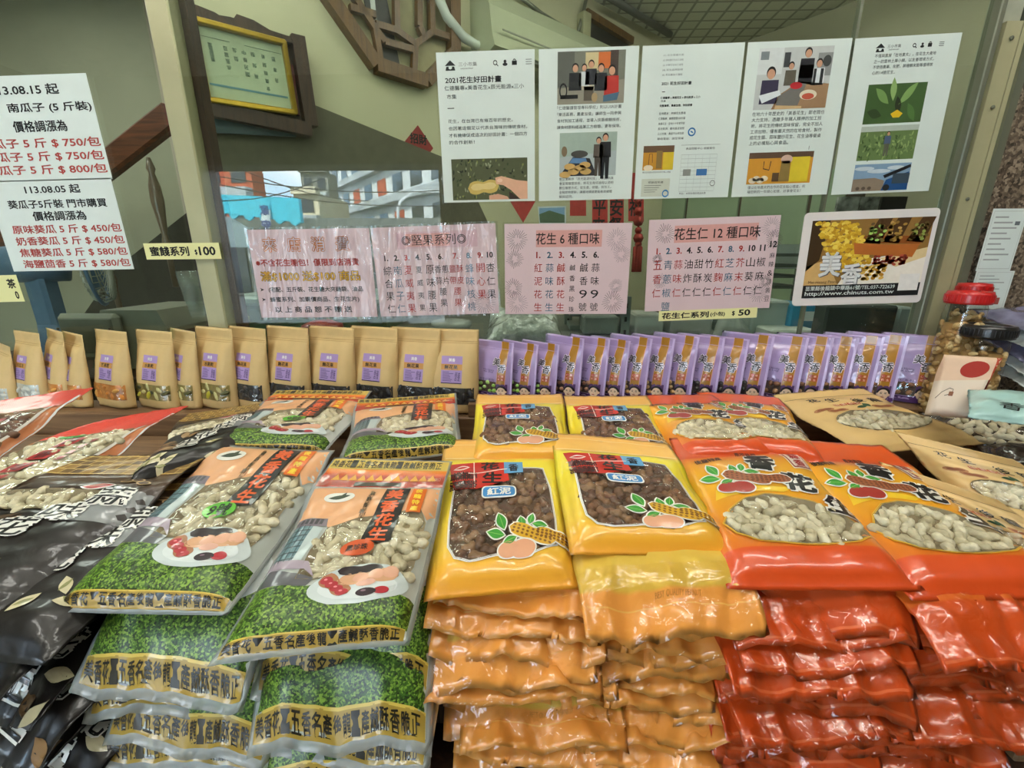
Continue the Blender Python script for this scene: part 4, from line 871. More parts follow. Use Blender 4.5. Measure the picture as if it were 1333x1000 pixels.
# ------------------------------------------------------------------ right-hand end: jars, leaning carton, soft packets
def jar(c, r, h, lidc, label, ribs=True):
    e = empty('snack_jar', c, label, 'jar')
    q = MB(); q.lathe([(r*.9,0),(r,.006),(r,h*.80),(r*.93,h*.86),(r*.80,h*.90)], (0,0,0), film_mat('jar_plastic', (.97,.98,.97), gloss=.18, bump=.1), 28); q.build('body', e)
    q = MB(); V, Fc = NUT; rs = random.Random(int(h*1e4)); nm = [mat('roasted_nut', '#c9a468', rough=.55, var=.2), mat('roasted_nut_pale', '#dcc08c', rough=.55), mat('roasted_nut_dark', '#a57f48', rough=.55)]
    q.lathe([(r*.8,.004),(r*.82,h*.74)], (0,0,0), nm[2], 20)
    for i in range(230):
        a = rs.uniform(0, 6.28); z = rs.uniform(.012, h*.76); rr = r*.86; M = Matrix.Rotation(a, 3, 'Z') @ Matrix.Rotation(rs.uniform(-1.2,1.2), 3, 'X') @ Matrix.Rotation(R(90), 3, 'Z')
        q.add([M @ Vector((v[0]*.016, v[1]*.010, v[2]*.010)) + Vector((rr*math.cos(a), rr*math.sin(a), z)) for v in V], Fc, rs.choice(nm), True)
    c_ = q.build('nuts', e); c_['kind'] = 'stuff'
    q = MB(); L = r*1.06; k = mat('lid_'+lidc.strip('#'), lidc, rough=.3, coat=.5, var=.04); q.lathe([(L,0),(L*1.01,.004),(L,.020),(L*.95,.026),(L*.80,.026),(L*.78,.023),(.001,.023)], (0,0,h*.88), k, 32)
    if ribs:
        for i in range(40): a = 2*math.pi*i/40; q.box((L*1.005*math.cos(a), L*1.005*math.sin(a), h*.88+.012), (.003,.003,.014), k, Matrix.Rotation(a,3,'Z'))
    q.build('lid', e); return e
m_lid = '#c01d1c'
cz = 1.127
A = at_y(1238, 468, .985); jar((A.x, .985, cz), .036, at_y(1238, 372, .985).z-cz, m_lid, 'clear jar of nuts with red lid at the end of the glass, in front')
A = at_y(1249, 440, 1.045); jar((A.x, 1.045, cz), .028, at_y(1249, 361, 1.045).z-cz, m_lid, 'clear jar with red lid behind the other red lidded jar')
A = at_y(1264, 500, .945); j3 = jar((A.x, .945, cz), .041, at_y(1264, 421, .945).z-cz, '#1c1a18', 'clear jar of roasted nuts with black lid beside the red lidded jar')
q = MB(); q.box((.034, -.020, .045), (.024, .004, .034), ink('#e6e8e4'), Matrix.Rotation(R(50),3,'Z')); q.build('label_sticker', j3.children[0])
q = MB(); q.box((1.12, .945, .95), (.37, .25, .345), m_board, bev=.003); tag(q.build('jar_stand', origin=(1.12,.95,.775)), 'board box under the jars at the right end', 'stand')
# leaning carton with the red dot
b = Bag([at_y(1225, 463, .86), at_y(1300, 468, .83), at_y(1262, 545, .80), at_y(1203, 540, .83)], 1.1, T=.016, seed=3, wr=.0005, seal=.01, R_=.05, back=.6); q = MB()
b.body(q, mat('pale_carton', '#e4d2bd', rough=.55, var=.03), 14, 16)
b.stamp(q, [(.0,.62),(1,.7),(1,1.1),(0,1.1)], ink('#e2c0a2', 0, .6), 1); b.stamp(q, [(.96,.5),(1,.5),(1,1.1),(.90,1.1)], ink('#b8452a', 0, .6), 2); b.stamp(q, ell(.60,.86,.25,.15,.1), ink('#a82c1e', 0, .6), 2)
b.stamp(q, stroke([(.05,.30),(.15,.42),(.28,.50),(.36,.48),(.34,.40),(.22,.36)], .012, False), ink('#4a3a30', 0, .6), 2); b.stamp(q, rrect(.29,.36,.38,.44,.01), ink('#8d5a40', 0, .6), 3)
tag(q.build('printed_carton', origin=b.c), 'pale printed carton with a red dot leaning below the black lidded jar', 'carton')
def soft_packet(quad, seed, body, label, group, T=.03, band=None, txt=None, nuts=None, header=None):
    b = Bag(quad, 1.0, T=T, seed=seed, wr=.005, seal=.05, edge=.005, hl=0); q = MB(); b.body(q, body, 30, 30)
    if nuts:
        W = rrect(.08,.1,.92,.78,.1); b.win = []; 
        m2 = MB(); contents(b, m2, W, nuts, seed, l=.030, r=.007, dist=.08, depth=.001, dip=0, margin=.02)
    if band: b.stamp(q, rect(.02,.05,.98,.6), ink(band), 2)
    if header: b.stamp(q, rect(.0,.80,1,1.0), ink(header), 2)
    if txt: b.stamp(q, text_fit(txt, .5, .33, w=.5, h=.22, rot=-.05), BLK(), 3)
    o = q.build('snack_packet', origin=b.c); tag(o, label, 'snack packet', group)
    if nuts: c = m2.build('nuts', o, origin=b.c); c['kind'] = 'stuff'; m3 = MB(); b.stamp(m3, rect(.02,.02,.98,.80), M_WIN(), 6, ml=.06); m3.build('window', o, origin=b.c)
    return o
silver = film_mat('silver_packet_film', (.80,.84,.82), gloss=.3, bump=.8, bscale=24, fog=.55, bdist=.01)
purp = mat('purple_packet_film', '#6c6a82', rough=.25, var=.4, scale=25, coat=.9, bump=.6, bscale=30, bdist=.006)
grey = mat('grey_packet_film', '#b4b9b4', rough=.25, var=.3, scale=28, coat=.9, bump=.7, bscale=24, bdist=.008)
teal = mat('teal_packet_film', '#a9cdc6', rough=.3, var=.08, coat=.8, bump=.4, bscale=24, bdist=.006)
dark = mat('dark_packet_film', '#5a4a38', rough=.25, var=.5, scale=20, coat=.9, bump=.6, bscale=24, bdist=.006)
pil = [((1335,415),'purple',purp),((1330,440),'grey',grey),((1328,460),'purple',purp),((1322,478),'grey',grey),((1318,500),'grey',grey)]
for i, ((x, y), nm, m) in enumerate(pil):
    zt = 1.285-.030*i; c = at_y(1322, 418+18*i, .985-.010*i)+Vector((.075,0,0)); zt = c.z
    qd = [c+Vector((-.11,.065,.016)), c+Vector((.14,.06,.016)), c+Vector((.15,-.07,-.018)), c+Vector((-.10,-.06,-.018))]
    soft_packet(qd, 40+i, m, f'{nm} foil packet, {ORD[i]} from the top of the pile at the right edge', 'foil packets piled at the right edge', T=.018)
soft_packet([at_y(1262,505,.80), at_y(1400,515,.76), at_y(1400,560,.70), at_y(1258,545,.72)], 51, teal, 'pale teal packet with black lettering below the foil pile', 'foil packets piled at the right edge', T=.012, txt='香脆')
q = MB(); q.box((1.26, .725, .935), (.40, .18, .32), m_board, bev=.003); tag(q.build('packet_stand', origin=(1.26,.725,.775)), 'board box under the foil packets at the right edge', 'stand')
soft_packet(qpx([(1195,535),(1420,560),(1480,640),(1235,580)], 1.17, 1.12), 52, dark, 'clear packet of pale nuts on dark backing at the right edge, below the teal one', 'dark packets at the right edge', nuts=nutmats())
soft_packet(qpx([(1268,578),(1420,590),(1500,690),(1330,650)], 1.14, 1.10), 53, mat('brown_packet_film', '#3c2c24', rough=.25, var=.5, scale=20, coat=.9, bump=.6, bscale=24, bdist=.006), 'dark brown glossy packet beside the flat kraft bag', 'dark packets at the right edge')
q = MB(); q.box((.89, .66, .90), (.32, .34, .25), m_board, bev=.003); tag(q.build('bag_stand', origin=(.89,.66,.775)), 'board box under the kraft bags at the right edge', 'stand')
# ------------------------------------------------------------------ sheets and cards on the glass
class Sheet:
    """art in fractions: x 0..1 from the left, y 0..1 from the top"""
    def __init__(s, name, cat, label, group, cx, cz, w, h, rot, m, th=.0008, rad=0.0, off=.0012):
        s.w, s.h = w, h; s.mb = MB(); s.name = name; s.lab = (label, cat, group); s.loc = (cx, GY-off, cz); s.rot = rot
        P = rrect(-w/2, -h/2, w/2, h/2, rad) if rad else rect(-w/2, -h/2, w/2, h/2)
        s.mb.prism([Vector((x, 0, y)) for x, y in P], (0,0,0), (0, th, 0), m)
    def put(s, VT, m, layer=1):
        V, T = VT if isinstance(VT, tuple) else tri(VT)
        if len(V) == 0: return
        s.mb.add([((x-.5)*s.w, -.00012*layer, (.5-y)*s.h) for x, y in V], [t[::-1] for t in T], m)
    def text(s, t, x, y, wd, ht, m, layer=3, bold=0.0, rot=0.0):
        V, T = text_fit(t, 0, 0, w=wd*s.w if wd else None, h=ht*s.h if ht else None, bold=bold, rot=rot)
        s.put((np.stack([V[:, 0]/s.w+x, y-V[:, 1]/s.h], -1), T), m, layer)
    def chars(s, t, x, y, dx, dy, sz, m, layer=3, bold=0.0):
        for i, ch in enumerate(t):
            if ch != ' ': s.text(ch, x+dx*i, y+dy*i, sz*s.h/s.w*.95, sz if ch not in '一二' else sz*.12, m, layer, bold)
    def done(s, lam=None, grow_=.004):
        o = s.mb.build(s.name, loc=s.loc); o.rotation_euler = (0, -s.rot, 0); tag(o, s.lab[0], s.lab[1], s.lab[2])
        if lam:
            q = MB(); a, b = s.w/2+grow_, s.h/2+grow_; n = 30
            V = []; Fs = []
            for j in range(3):
                for i in range(n+1): V.append((-a+2*a*i/n, -.0012, -b+b*j))
            for j in range(2):
                for i in range(n): k = j*(n+1)+i; Fs.append((k, k+1, k+n+2, k+n+1))
            nb = len(V); V += [(x, .0012, z) for x, y, z in V]; Fs += [tuple(v+nb for v in f[::-1]) for f in Fs]
            q.add(V, Fs, lam, True); q.build('laminate', o)
        return o
def pm(h): return mat('print_'+h.strip('#'), h, rough=.6, var=.04, scale=80, spec=.3)
pw = mat('paper_white', '#dbe5e0', rough=.55, var=.02, spec=.3); K0 = pm('#26282a'); LAM = film_mat('laminate_film', (.985,.99,.985), gloss=.10, bump=.35, bscale=7, bdist=.01, rough=.03)
LAMW = film_mat('laminate_film_wavy', (.985,.99,.985), gloss=.34, bump=1.0, bscale=34, bdist=.02, rough=.04, stretch=(1,1,.22))
Z0 = CAM_Z
UP_ = [(-.093,.267,.017),(.126,.270,.018),(.343,.273,.017),(.560,.277,.023),(.778,.282,.036)]
def usheet(i, label): cx, cz, r = UP_[i]; return Sheet('notice_sheet', 'notice', label, 'white notices taped in a row on the glass', cx, Z0+cz, .21, .297, r, pw)
def person(s, x, y, k, top, skin='#c9987a', leg='#2a2d33', hair='#1b1715', sit=False):
    s.put(ell(x, y, .030*k, .026*k), pm(hair), 4); s.put(ell(x, y+.006*k, .025*k, .021*k), pm(skin), 5)
    s.put([(x-.055*k,y+.03*k),(x+.055*k,y+.03*k),(x+.06*k,y+.13*k),(x-.06*k,y+.13*k)], pm(top), 4)
    if not sit: s.put([(x-.045*k,y+.12*k),(x+.045*k,y+.12*k),(x+.04*k,y+.27*k),(x+.008*k,y+.27*k),(x,y+.16*k),(x-.008*k,y+.27*k),(x-.04*k,y+.27*k)], pm(leg), 4)
def icons(s, x0, y, k=1.0):
    s.put(stroke(ell(x0, y, .018*k, .013*k), .006), K0, 3); s.put(stroke([(x0+.013*k,y+.009*k),(x0+.03*k,y+.022*k)], .006, False), K0, 3)
    s.put(ell(x0+.10*k, y-.006, .014*k, .010*k), K0, 3); s.put(ell(x0+.10*k, y+.012*k, .025*k, .010*k), K0, 3); s.put(rect(x0+.17*k, y-.008, x0+.22*k, y+.018*k), K0, 3); s.put(stroke(ell(x0+.195*k, y-.009, .012*k, .009*k), .005), K0, 3)
    for d in (-.014, 0, .014): s.put(rect(x0+.31*k, y+d*k-.0015, x0+.37*k, y+d*k+.0015), K0, 3)
def hatlogo(s, x, y, k=1.0):
    s.put([(x-.055*k,y),(x-.02*k,y-.022*k),(x,y-.034*k),(x+.02*k,y-.022*k),(x+.055*k,y)], K0, 3); s.put([(x-.04*k,y+.005),(x+.04*k,y+.005),(x+.05*k,y+.03*k),(x-.05*k,y+.03*k)], K0, 3); s.put(ell(x, y+.012*k, .018*k, .010*k), pw, 4)
s = usheet(0, 'white notice sheet with bold 2021 heading and a hand holding a peanut'); hatlogo(s, .14, .085)
s.text('三小市集', .32, .078, .19, .026, pm('#6a6c6c')); s.text('SANSHIAOMART', .31, .105, .13, None, K0); icons(s, .60, .075)
s.text('2021花生好田計畫', .37, .175, .58, .042, K0, bold=.02); s.text('仁德醫專x美香花生x辰光能源x三小', .48, .225, .82, .030, pm('#3c4042')); s.text('市集', .14, .28, .10, .030, pm('#3c4042')); s.put(rect(.09,.352,.16,.357), K0, 3)
for i, (t, wd) in enumerate((('花生，在台灣已有幾百年的歷史。',.68),('也因著這個足以代表台灣味的傳統食材，',.83),('才有機緣促成這次的好田計畫：一個四方',.83),('的合作創新！',.27))): s.text(t, .09+wd/2, .44+.047*i, wd, .026, pm('#3c4042'))
s.put(rect(.10,.695,.92,.985), pm('#50563a'), 1); rs = random.Random(2)
for i in range(120): s.put(ell(rs.uniform(.115,.9), rs.uniform(.70,.975), rs.uniform(.008,.02), rs.uniform(.005,.010), rs.uniform(0,3), 7), pm(rs.choice(['#3a4426','#6d7550','#8b9070','#232a18','#7c8248'])), 2)
s.put(pod(.44,.895,.34,.10,-.05), pm('#c3a85c'), 3); s.put(pod(.44,.89,.28,.05,-.05), pm('#d8c486'), 4)
s.put([(.57,.83),(.64,.82),(.80,.85),(.92,.86),(.92,.985),(.84,.985),(.74,.92),(.66,.885),(.58,.875)], pm('#d9a98c'), 4); s.put([(.50,.955),(.60,.945),(.70,.965),(.72,.985),(.50,.985)], pm('#d3a185'), 5); s.put(ell(.62,.85,.03,.014), pm('#e9c4ac'), 5); s.put([(.72,.93),(.84,.985),(.72,.985)], pm('#3a2a24'), 5); s.done(LAM)
s = usheet(1, 'white notice sheet with a photo of people seated around a table above a tray photo')
s.put(rect(.19,.02,.87,.35), pm('#74776a'), 1); s.put(rect(.19,.02,.36,.24), pm('#5c5f58'), 2); s.put(rect(.47,.03,.60,.14), pm('#c9b98c'), 2); s.put(rect(.60,.03,.72,.13), pm('#c86a32'), 2); s.put(rect(.72,.02,.80,.2), pm('#463a33'), 2); s.put([(.19,.25),(.87,.20),(.87,.35),(.19,.35)], pm('#8f8b7c'), 2)
s.put(ell(.52,.235,.15,.03), pm('#b3ab94'), 3); s.put(rect(.46,.24,.56,.33), pm('#5f584c'), 3)
for x, y, c, k in ((.37,.12,'#232527',1.1),(.46,.12,'#c9cfce',.9),(.53,.10,'#2c3036',1.0),(.63,.125,'#22252b',1.1),(.74,.14,'#b3322a',1.25)): person(s, x, y, k, c, sit=True)
s.put([(.66,.30),(.82,.28),(.80,.33),(.66,.34)], pm('#4a6a80'), 5); s.put(stroke(ell(.25,.265,.035,.045), .012), pm('#17181a'), 5); s.put(rect(.22,.29,.40,.315), pm('#17181a'), 5); s.put(ell(.57,.31,.03,.03), pm('#a8906a'), 5)
for i, t in enumerate(('「仁德醫護管理專科學校」則以USR計畫','「樂活區務，農產加值」讓師生一同參與','食材到加工過程，並導入快篩檢驗技術，','讓食材原料經過第三方檢驗，更有保障。')): s.text(t, .52, .372+.042*i, .66, .024, pm('#45494a'))
s.put(rect(.22,.535,.82,.83), pm('#9fb0a4'), 1); s.put([(.22,.70),(.82,.66),(.82,.83),(.22,.83)], pm('#a9b4b4'), 2); s.put([(.36,.70),(.54,.71),(.62,.83),(.22,.83)], pm('#2e2f33'), 3); s.put([(.36,.705),(.50,.71),(.52,.745),(.32,.74)], pm('#5d86b0'), 4)
for x, y in ((.33,.765),(.44,.775),(.37,.80),(.50,.80),(.49,.755),(.28,.82)): s.put(ell(x, y, .06, .022), pm('#c6a160'), 5)
s.put(ell(.43,.68,.09,.025), pm('#4b4a44'), 4); s.put(ell(.27,.66,.03,.035), pm('#7c6a52'), 4); person(s, .63, .59, .9, '#5a5148', leg='#4b443c'); person(s, .70, .57, 1.05, '#1d1e22', leg='#1a1b1f')
for i, (t, wd) in enumerate((('對企業夥伴「辰光能源科技」，則提供真',.58),('食呈現履歷技術，將花生栽培過程以透明',.58),('數位履歷方式，從生產、檢驗，到加工。',.56),('全程即時更新，讓產地價值更能有效被理',.57),('解與認同。',.15))): s.text(t, .22+wd/2, .85+.031*i, wd, .021, pm('#45494a'))
s.done(LAM)
s = usheet(2, 'white notice sheet of small print with a test report table and blue stamp')
for i in range(5): s.text(('(1) 花生栽種方面','(2) 調味鹽花生加工過程','(3) 水煮花生加工過程','(4) 花生品質說明','(5) 花生醬加工過程')[i], .31, .062+.030*i, .20, .014, pm('#6c7274'))
s.text('2021 花生好田計畫', .36, .235, .30, .022, K0, bold=.02); s.put(rect(.22,.285,.25,.289), K0, 3); s.text('仁德醫專 x 美香花生 x 辰光能源 x 三小', .41, .325, .40, .016, K0, bold=.02); s.text('市集', .24, .345, .05, .014, K0); s.text('完整履歷、農產加值、特別授權', .37, .375, .33, .016, K0, bold=.02)
for i in range(6): s.text(('在地農友：阿順花生農場','仁德醫專：健康管理USR計畫','美香花生：在地六十年老字號','辰光能源：產地直送履歷','三小市集：農產平台與包裝','聯絡電話：請至現場'[:9])[i], .34, .425+.033*i, .27, .016, pm('#45494a'))
s.put(ell(.555,.55,.04,.029), pm('#2a6ea8'), 4); s.put(ell(.555,.55,.027,.019), pw, 5); s.put(leaf(.555,.55,.04,.010,.4), pm('#2a6ea8'), 6)
s.put(rect(.07,.635,.39,.80), pm('#c28a2c'), 1); s.put(rect(.07,.635,.39,.68), pm('#6a4f38'), 2); s.put(rect(.28,.68,.39,.80), pm('#d2b62f'), 2); s.put(rect(.21,.67,.27,.79), pm('#8a6f3c'), 3); s.put(stroke([(.13,.77),(.135,.69),(.165,.69),(.17,.75)], .005, False), K0, 3); s.put(ell(.13,.785,.05,.02), pm('#e4d7bc'), 3)
s.text('僅以在地農夫們合作的花生點心禮盒', .22, .815, .30, .012, pm('#45494a')); s.put(rect(.07,.86,.37,.985), pm('#c9cebf'), 1); s.text('檢驗證明書', .22, .885, .16, .016, K0)
for i in range(4): s.put(rect(.10, .905+.015*i, .28-.02*i, .909+.015*i), pm('#7a7f78'), 2)
s.put(stroke(ell(.33,.965,.03,.022), .010), pm('#2a7ab8'), 3); s.put(rect(.46,.635,.86,.637), pm('#666a6a'), 2); s.text('食品檢驗中心 檢驗報告', .66, .66, .30, .016, K0)
for i in range(10): s.put(rect(.47, .70+.028*i, .84, .7015+.028*i), pm('#8a8f8f'), 2)
for i in range(6): s.put(rect(.47+.074*i, .70, .4715+.074*i, .95), pm('#a4a9a9'), 2)
s.put(rect(.64,.80,.75,.845), pm('#3a6ea6'), 3); s.put(rect(.50,.80,.58,.845), pm('#8c8f88'), 3); s.put(stroke(ell(.82,.90,.025,.018), .004), K0, 3); s.text('附註：本報告僅對樣品負責', .62, .968, .28, .014, K0); s.done(LAM)
s = usheet(3, 'white notice sheet with photo of four people around a wooden worktable with bowls')
s.put(rect(.12,.04,.84,.42), pm('#c2c6c4'), 1); s.put(rect(.12,.04,.36,.2), pm('#d5dad9'), 2); s.put(rect(.37,.07,.43,.16), pm('#3a3d40'), 3); s.put(rect(.14,.06,.22,.11), pm('#7c8588'), 3); s.put(rect(.70,.08,.84,.22), pm('#8a8d8c'), 2); s.put(ell(.79,.13,.04,.035), pm('#3b3e3e'), 3)
person(s, .60, .075, 1.2, '#222328', sit=True); s.put(rect(.53,.15,.67,.27), pm('#222328'), 4); person(s, .45, .15, .95, '#5a5548', sit=True); person(s, .72, .14, 1.05, '#e0e4e6', sit=True); s.put(rect(.675,.175,.70,.27), K0, 6); s.put(rect(.74,.175,.77,.27), K0, 6); person(s, .26, .19, 1.5, '#353048', sit=True); s.put([(.16,.33),(.36,.30),(.38,.33),(.2,.38)], pm('#dfe5e8'), 6)
s.put([(.36,.33),(.55,.25),(.84,.27),(.84,.42),(.30,.42)], pm('#9a7a5a'), 4); s.put([(.36,.335),(.56,.26),(.62,.265),(.56,.40),(.34,.40)], pm('#6f6d68'), 5); s.put([(.34,.395),(.60,.405),(.60,.42),(.33,.42)], pm('#c8a97c'), 6); s.put(ell(.52,.275,.06,.022), pm('#b8242c'), 6); s.put(ell(.65,.335,.085,.032), pm('#dcd3bc'), 6); s.put(ell(.65,.345,.06,.02), pm('#b8523c'), 7)
for i, (t, wd) in enumerate((('在地六十年歷史的「美香花生」鄭老闆也',.72),('大力支持，憑藉多年職人精神的加工技',.70),('術，將花生的傳統滋味保留，完全不加人',.72),('工添加物，僅有最天然的在地食材，製作',.72),('成花生醬、蒜味鹽炒花生、花生油等餐桌',.72),('上的必備點心與食品。',.40))): s.text(t, .12+wd/2, .447+.038*i, wd, .026, pm('#3c4042'))
s.put(stroke([(.74,.665),(.74,.69)], .004, False), K0, 3); s.put(rect(.14,.70,.80,.915), pm('#c98f2e'), 1); s.put(rect(.14,.70,.80,.74), pm('#5d4634'), 2); s.put(rect(.58,.735,.77,.905), pm('#d6bf30'), 3); s.put([(.48,.76),(.57,.76),(.58,.90),(.47,.90)], pm('#86703c'), 4); s.put(ell(.53,.75,.06,.03), pm('#d0b0a0'), 4); s.put(rect(.40,.84,.47,.90), pm('#5b452c'), 4); s.put(stroke([(.30,.76),(.30,.81),(.36,.82),(.37,.76)], .008, False), K0, 4)
for k in range(4): s.put(ell(.20+.04*k, .89-.012*(k % 2), .04, .02), pm('#e2d4b8'), 4)
s.text('僅以在地農夫們合作的花生點心禮盒，祝', .46, .938, .60, .022, pm('#3c4042')); s.text('福您新的一年順心如意，好事會花生！', .44, .968, .56, .022, pm('#3c4042')); s.done(LAM)
s = usheet(4, 'white notice sheet with three stacked photos of a peanut flower, a field and a tractor'); hatlogo(s, .25, .065, .8); s.text('三小市集', .38, .058, .13, .020, pm('#6a6c6c')); s.text('SANSHIAOMART', .38, .078, .10, None, K0); icons(s, .57, .06, .75)
for i, (t, wd) in enumerate((('不僅與農屋「在地農夫」，在花生大產地',.58),('之一的雲林土庫小鎮，以友善環境方式，',.57),('不使用農藥、化肥，耕種顆來能等值得放',.57),('心的14號花生。',.22))): s.text(t, .21+wd/2, .112+.034*i, wd, .022, pm('#3c4042'))
s.put(rect(.20,.285,.77,.535), pm('#3d5a2c'), 1)
for x, y, l, r, c in ((.35,.36,.3,.6,'#6f9150'),(.6,.35,.35,-.7,'#7ea05c'),(.45,.32,.25,1.4,'#8cab68'),(.30,.47,.25,.2,'#2c401f'),(.66,.47,.25,.9,'#4d7038'),(.52,.42,.2,1.2,'#1f2a16')): s.put(leaf(x, y, l*.6, .06, r), pm(c), 2)
s.put([(.46,.475),(.52,.45),(.58,.475),(.55,.50),(.49,.50)], pm('#e0b81e'), 4)
s.put(rect(.20,.55,.77,.775), pm('#647c48'), 1); s.put(rect(.20,.55,.77,.585), pm('#b4beb4'), 2); rs = random.Random(4)
for i in range(90): s.put(ell(rs.uniform(.22,.75), rs.uniform(.60,.77), .016, .007, rs.uniform(0,3), 7), pm(rs.choice(['#4c6636','#7c9458','#8fa566','#3f562c'])), 3)
person(s, .48, .60, .55, '#4a5a78', leg='#5a5c4c')
s.put(rect(.20,.80,.77,.985), pm('#7f9cb8'), 1)
for x, y, a in ((.30,.83,.10),(.45,.85,.12),(.62,.83,.09)): s.put(ell(x, y, a, .014), pm('#c6d2da'), 2)
s.put([(.20,.90),(.42,.895),(.52,.915),(.52,.985),(.20,.985)], pm('#8c7c6a'), 3); s.put([(.50,.88),(.76,.81),(.77,.83),(.52,.90)], pm('#1c1e22'), 5); s.put([(.54,.91),(.76,.86),(.77,.985),(.50,.985)], pm('#1f4f86'), 4); s.put(rect(.60,.87,.77,.94), pm('#3a4a58'), 5); s.put(ell(.55,.965,.035,.022), K0, 6)
for k in range(3): s.put(ell(.26+.06*k, .965, .02, .012), pm('#5a4c40'), 4)
s.done(LAM)
# pink menus
pk = mat('paper_pink', '#dec6cc', rough=.55, var=.02, spec=.3); RD = pm('#b0352f'); TE = pm('#4a6f86'); BK = pm('#1d1c1e'); CR = pm('#d9a29d')
def burst(s, x, y, r, c, n=22, seed=0):
    rs = random.Random(seed); k = s.w/s.h
    for i in range(n):
        a = 6.283*i/n; r0 = r*rs.uniform(.2,.5); r1 = r*rs.uniform(.8,1.05); s.put(stroke([(x+r0*math.cos(a), y+r0*k*math.sin(a)), (x+r1*math.cos(a), y+r1*k*math.sin(a))], .0035, False), c, 1)
PK_ = [(-.525,-.045,.012),(-.222,-.038,.034),(.093,-.034,.006),(.431,-.022,.034)]
def psheet(i, label): cx, cz, r = PK_[i]; return Sheet('pink_menu', 'menu sheet', label, 'pink menu sheets on the glass', cx, Z0+cz, .297, .21, r, pk)
s = psheet(0, 'pink offer sheet with hollow orange heading and yellow price line, leftmost of the pink sheets'); OR = pm('#cf7a3a'); YE = pm('#d9a421')
for i, ch in enumerate('來店消費'): s.text(ch, .17+.20*i, .165, .12, .17, OR, 2, bold=.06); s.text(ch, .17+.20*i, .165, .11, .155, pk, 3, bold=-.005)
s.text('※不含花生糖包！僅限到店消費', .46, .365, .86, .085, RD, bold=.03)
s.text('滿$1000 送$100 商品', .47, .52, .84, .125, BK, 2, bold=.05); s.text('滿$1000 送$100 商品', .47, .52, .835, .12, YE, 3, bold=.02)
s.text('(宅配、五斤裝、花生糖大夾鏈袋、油品', .50, .675, .80, .07, BK, bold=.02); s.text('蜂蜜系列、加購價商品、生花生片)', .48, .79, .76, .07, BK, bold=.02); s.text('以 上 商 品 恕 不 贈 送', .46, .905, .66, .075, BK, bold=.02)
for y in (.67, .785): s.put([(.03,y-.02),(.065,y),(.03,y+.02),(.04,y)], BK, 3)
s.done(LAMW, .005)
s = psheet(1, 'pink nut menu sheet headed by two ring marks with ten columns'); s.put(rect(.20,.06,.85,.24), pm('#d7b5bf'), 1); s.put(rect(.27,.08,.63,.22), CR, 2); s.text('◎堅果系列◎', .50, .15, .52, .115, BK)
colx = [.10,.185,.27,.36,.45,.545,.665,.775,.865,.945]; cc = [BK,BK,RD,BK,BK,BK,RD,TE,RD,BK]; cols = ['綜合果仁','南瓜子仁','夏威夷果','夏威夷果','原味腰果','香蔥蒜片','鹽酥帶皮','蜂味核桃','開心果','杏仁果']
for i in range(10):
    s.text(str(i+1)+('.' if i < 9 else ''), colx[i], .335, None, .065, cc[i], bold=.03); t = cols[i]
    if i in (5, 6): s.text(t[:2], colx[i], .475, .115, .085, cc[i]); s.text(t[2:], colx[i], .605, .115, .085, cc[i]); s.text('腰', colx[i], .73, .06, .085, cc[i]); s.text('果', colx[i], .86, .06, .085, cc[i])
    else: s.chars(t, colx[i], .475, 0, .145 if len(t) == 4 else .15, .10 if i != 3 else .075, cc[i] if i != 1 else TE)
burst(s, .88, .87, .10, pm('#8a8088'), 26, 3); s.done(LAMW, .005)
s = psheet(2, 'pink peanut menu sheet with six numbered columns and firework drawings'); s.put(rect(.25,.07,.77,.25), CR, 1); s.text('花生 6 種口味', .50, .16, .50, .125, BK, bold=.01)
cols = ['紅泥花生','蒜味花生','鹹酥花生','鹹香黑珍珠','鹹香9號','蒜味9號']; cc = [RD,TE,RD,BK,BK,BK]
for i in range(6):
    x = .27+.092*i; s.text(f'{i+1}.', x, .335, None, .07, cc[i], bold=.03); n = len(cols[i]); s.chars(cols[i], x, .475, 0, .148 if n == 4 else .118, .095 if n == 4 else .065, cc[i])
for j, (x, y, r) in enumerate(((.10,.17,.085),(.88,.17,.085),(.08,.38,.07),(.93,.33,.07),(.07,.70,.08),(.10,.87,.09),(.88,.86,.09),(.90,.68,.06))): burst(s, x, y, r, pm('#9a8a94' if j % 2 else '#5d5458'), 26, j)
s.done(LAM, .004)
s = psheet(3, 'pink kernel menu sheet with twelve numbered columns, rightmost of the pink sheets'); s.put(rect(.20,.07,.84,.25), CR, 1); s.text('花生仁 12 種口味', .53, .16, .66, .125, BK, bold=.01)
cols = ['五香仁','青蔥椒鹽','蒜味仁','油炸仁','甜酥仁','竹炭仁','紅麴仁','芝麻仁','芥末仁','山葵仁','椒麻仁','麻辣&蒜黃豆']; cc = [RD,TE,RD,BK,BK,BK,RD,TE,RD,BK,BK,BK]
for i in range(12):
    x = .085+.0805*i; c_ = BK if i == 0 else cc[i]; s.text(str(i+1)+('.' if i < 9 else ''), x, .335 if i < 11 else .30, None, .068, cc[i], bold=.03); t = cols[i]
    s.chars(t, x, .485 if i < 11 else .42, 0, .155 if len(t) < 5 else .095, .10 if i < 11 else .06, cc[i] if i not in (1,) else TE)
for j, (x, y, r) in enumerate(((.13,.15,.08),(.94,.12,.08),(.97,.25,.07),(.11,.66,.06),(.08,.42,.04),(.90,.83,.08),(.95,.70,.05))): burst(s, x, y, r, pm('#9a8a94' if j % 2 else '#5d5458'), 24, j+9)
s.done(LAM, .004)
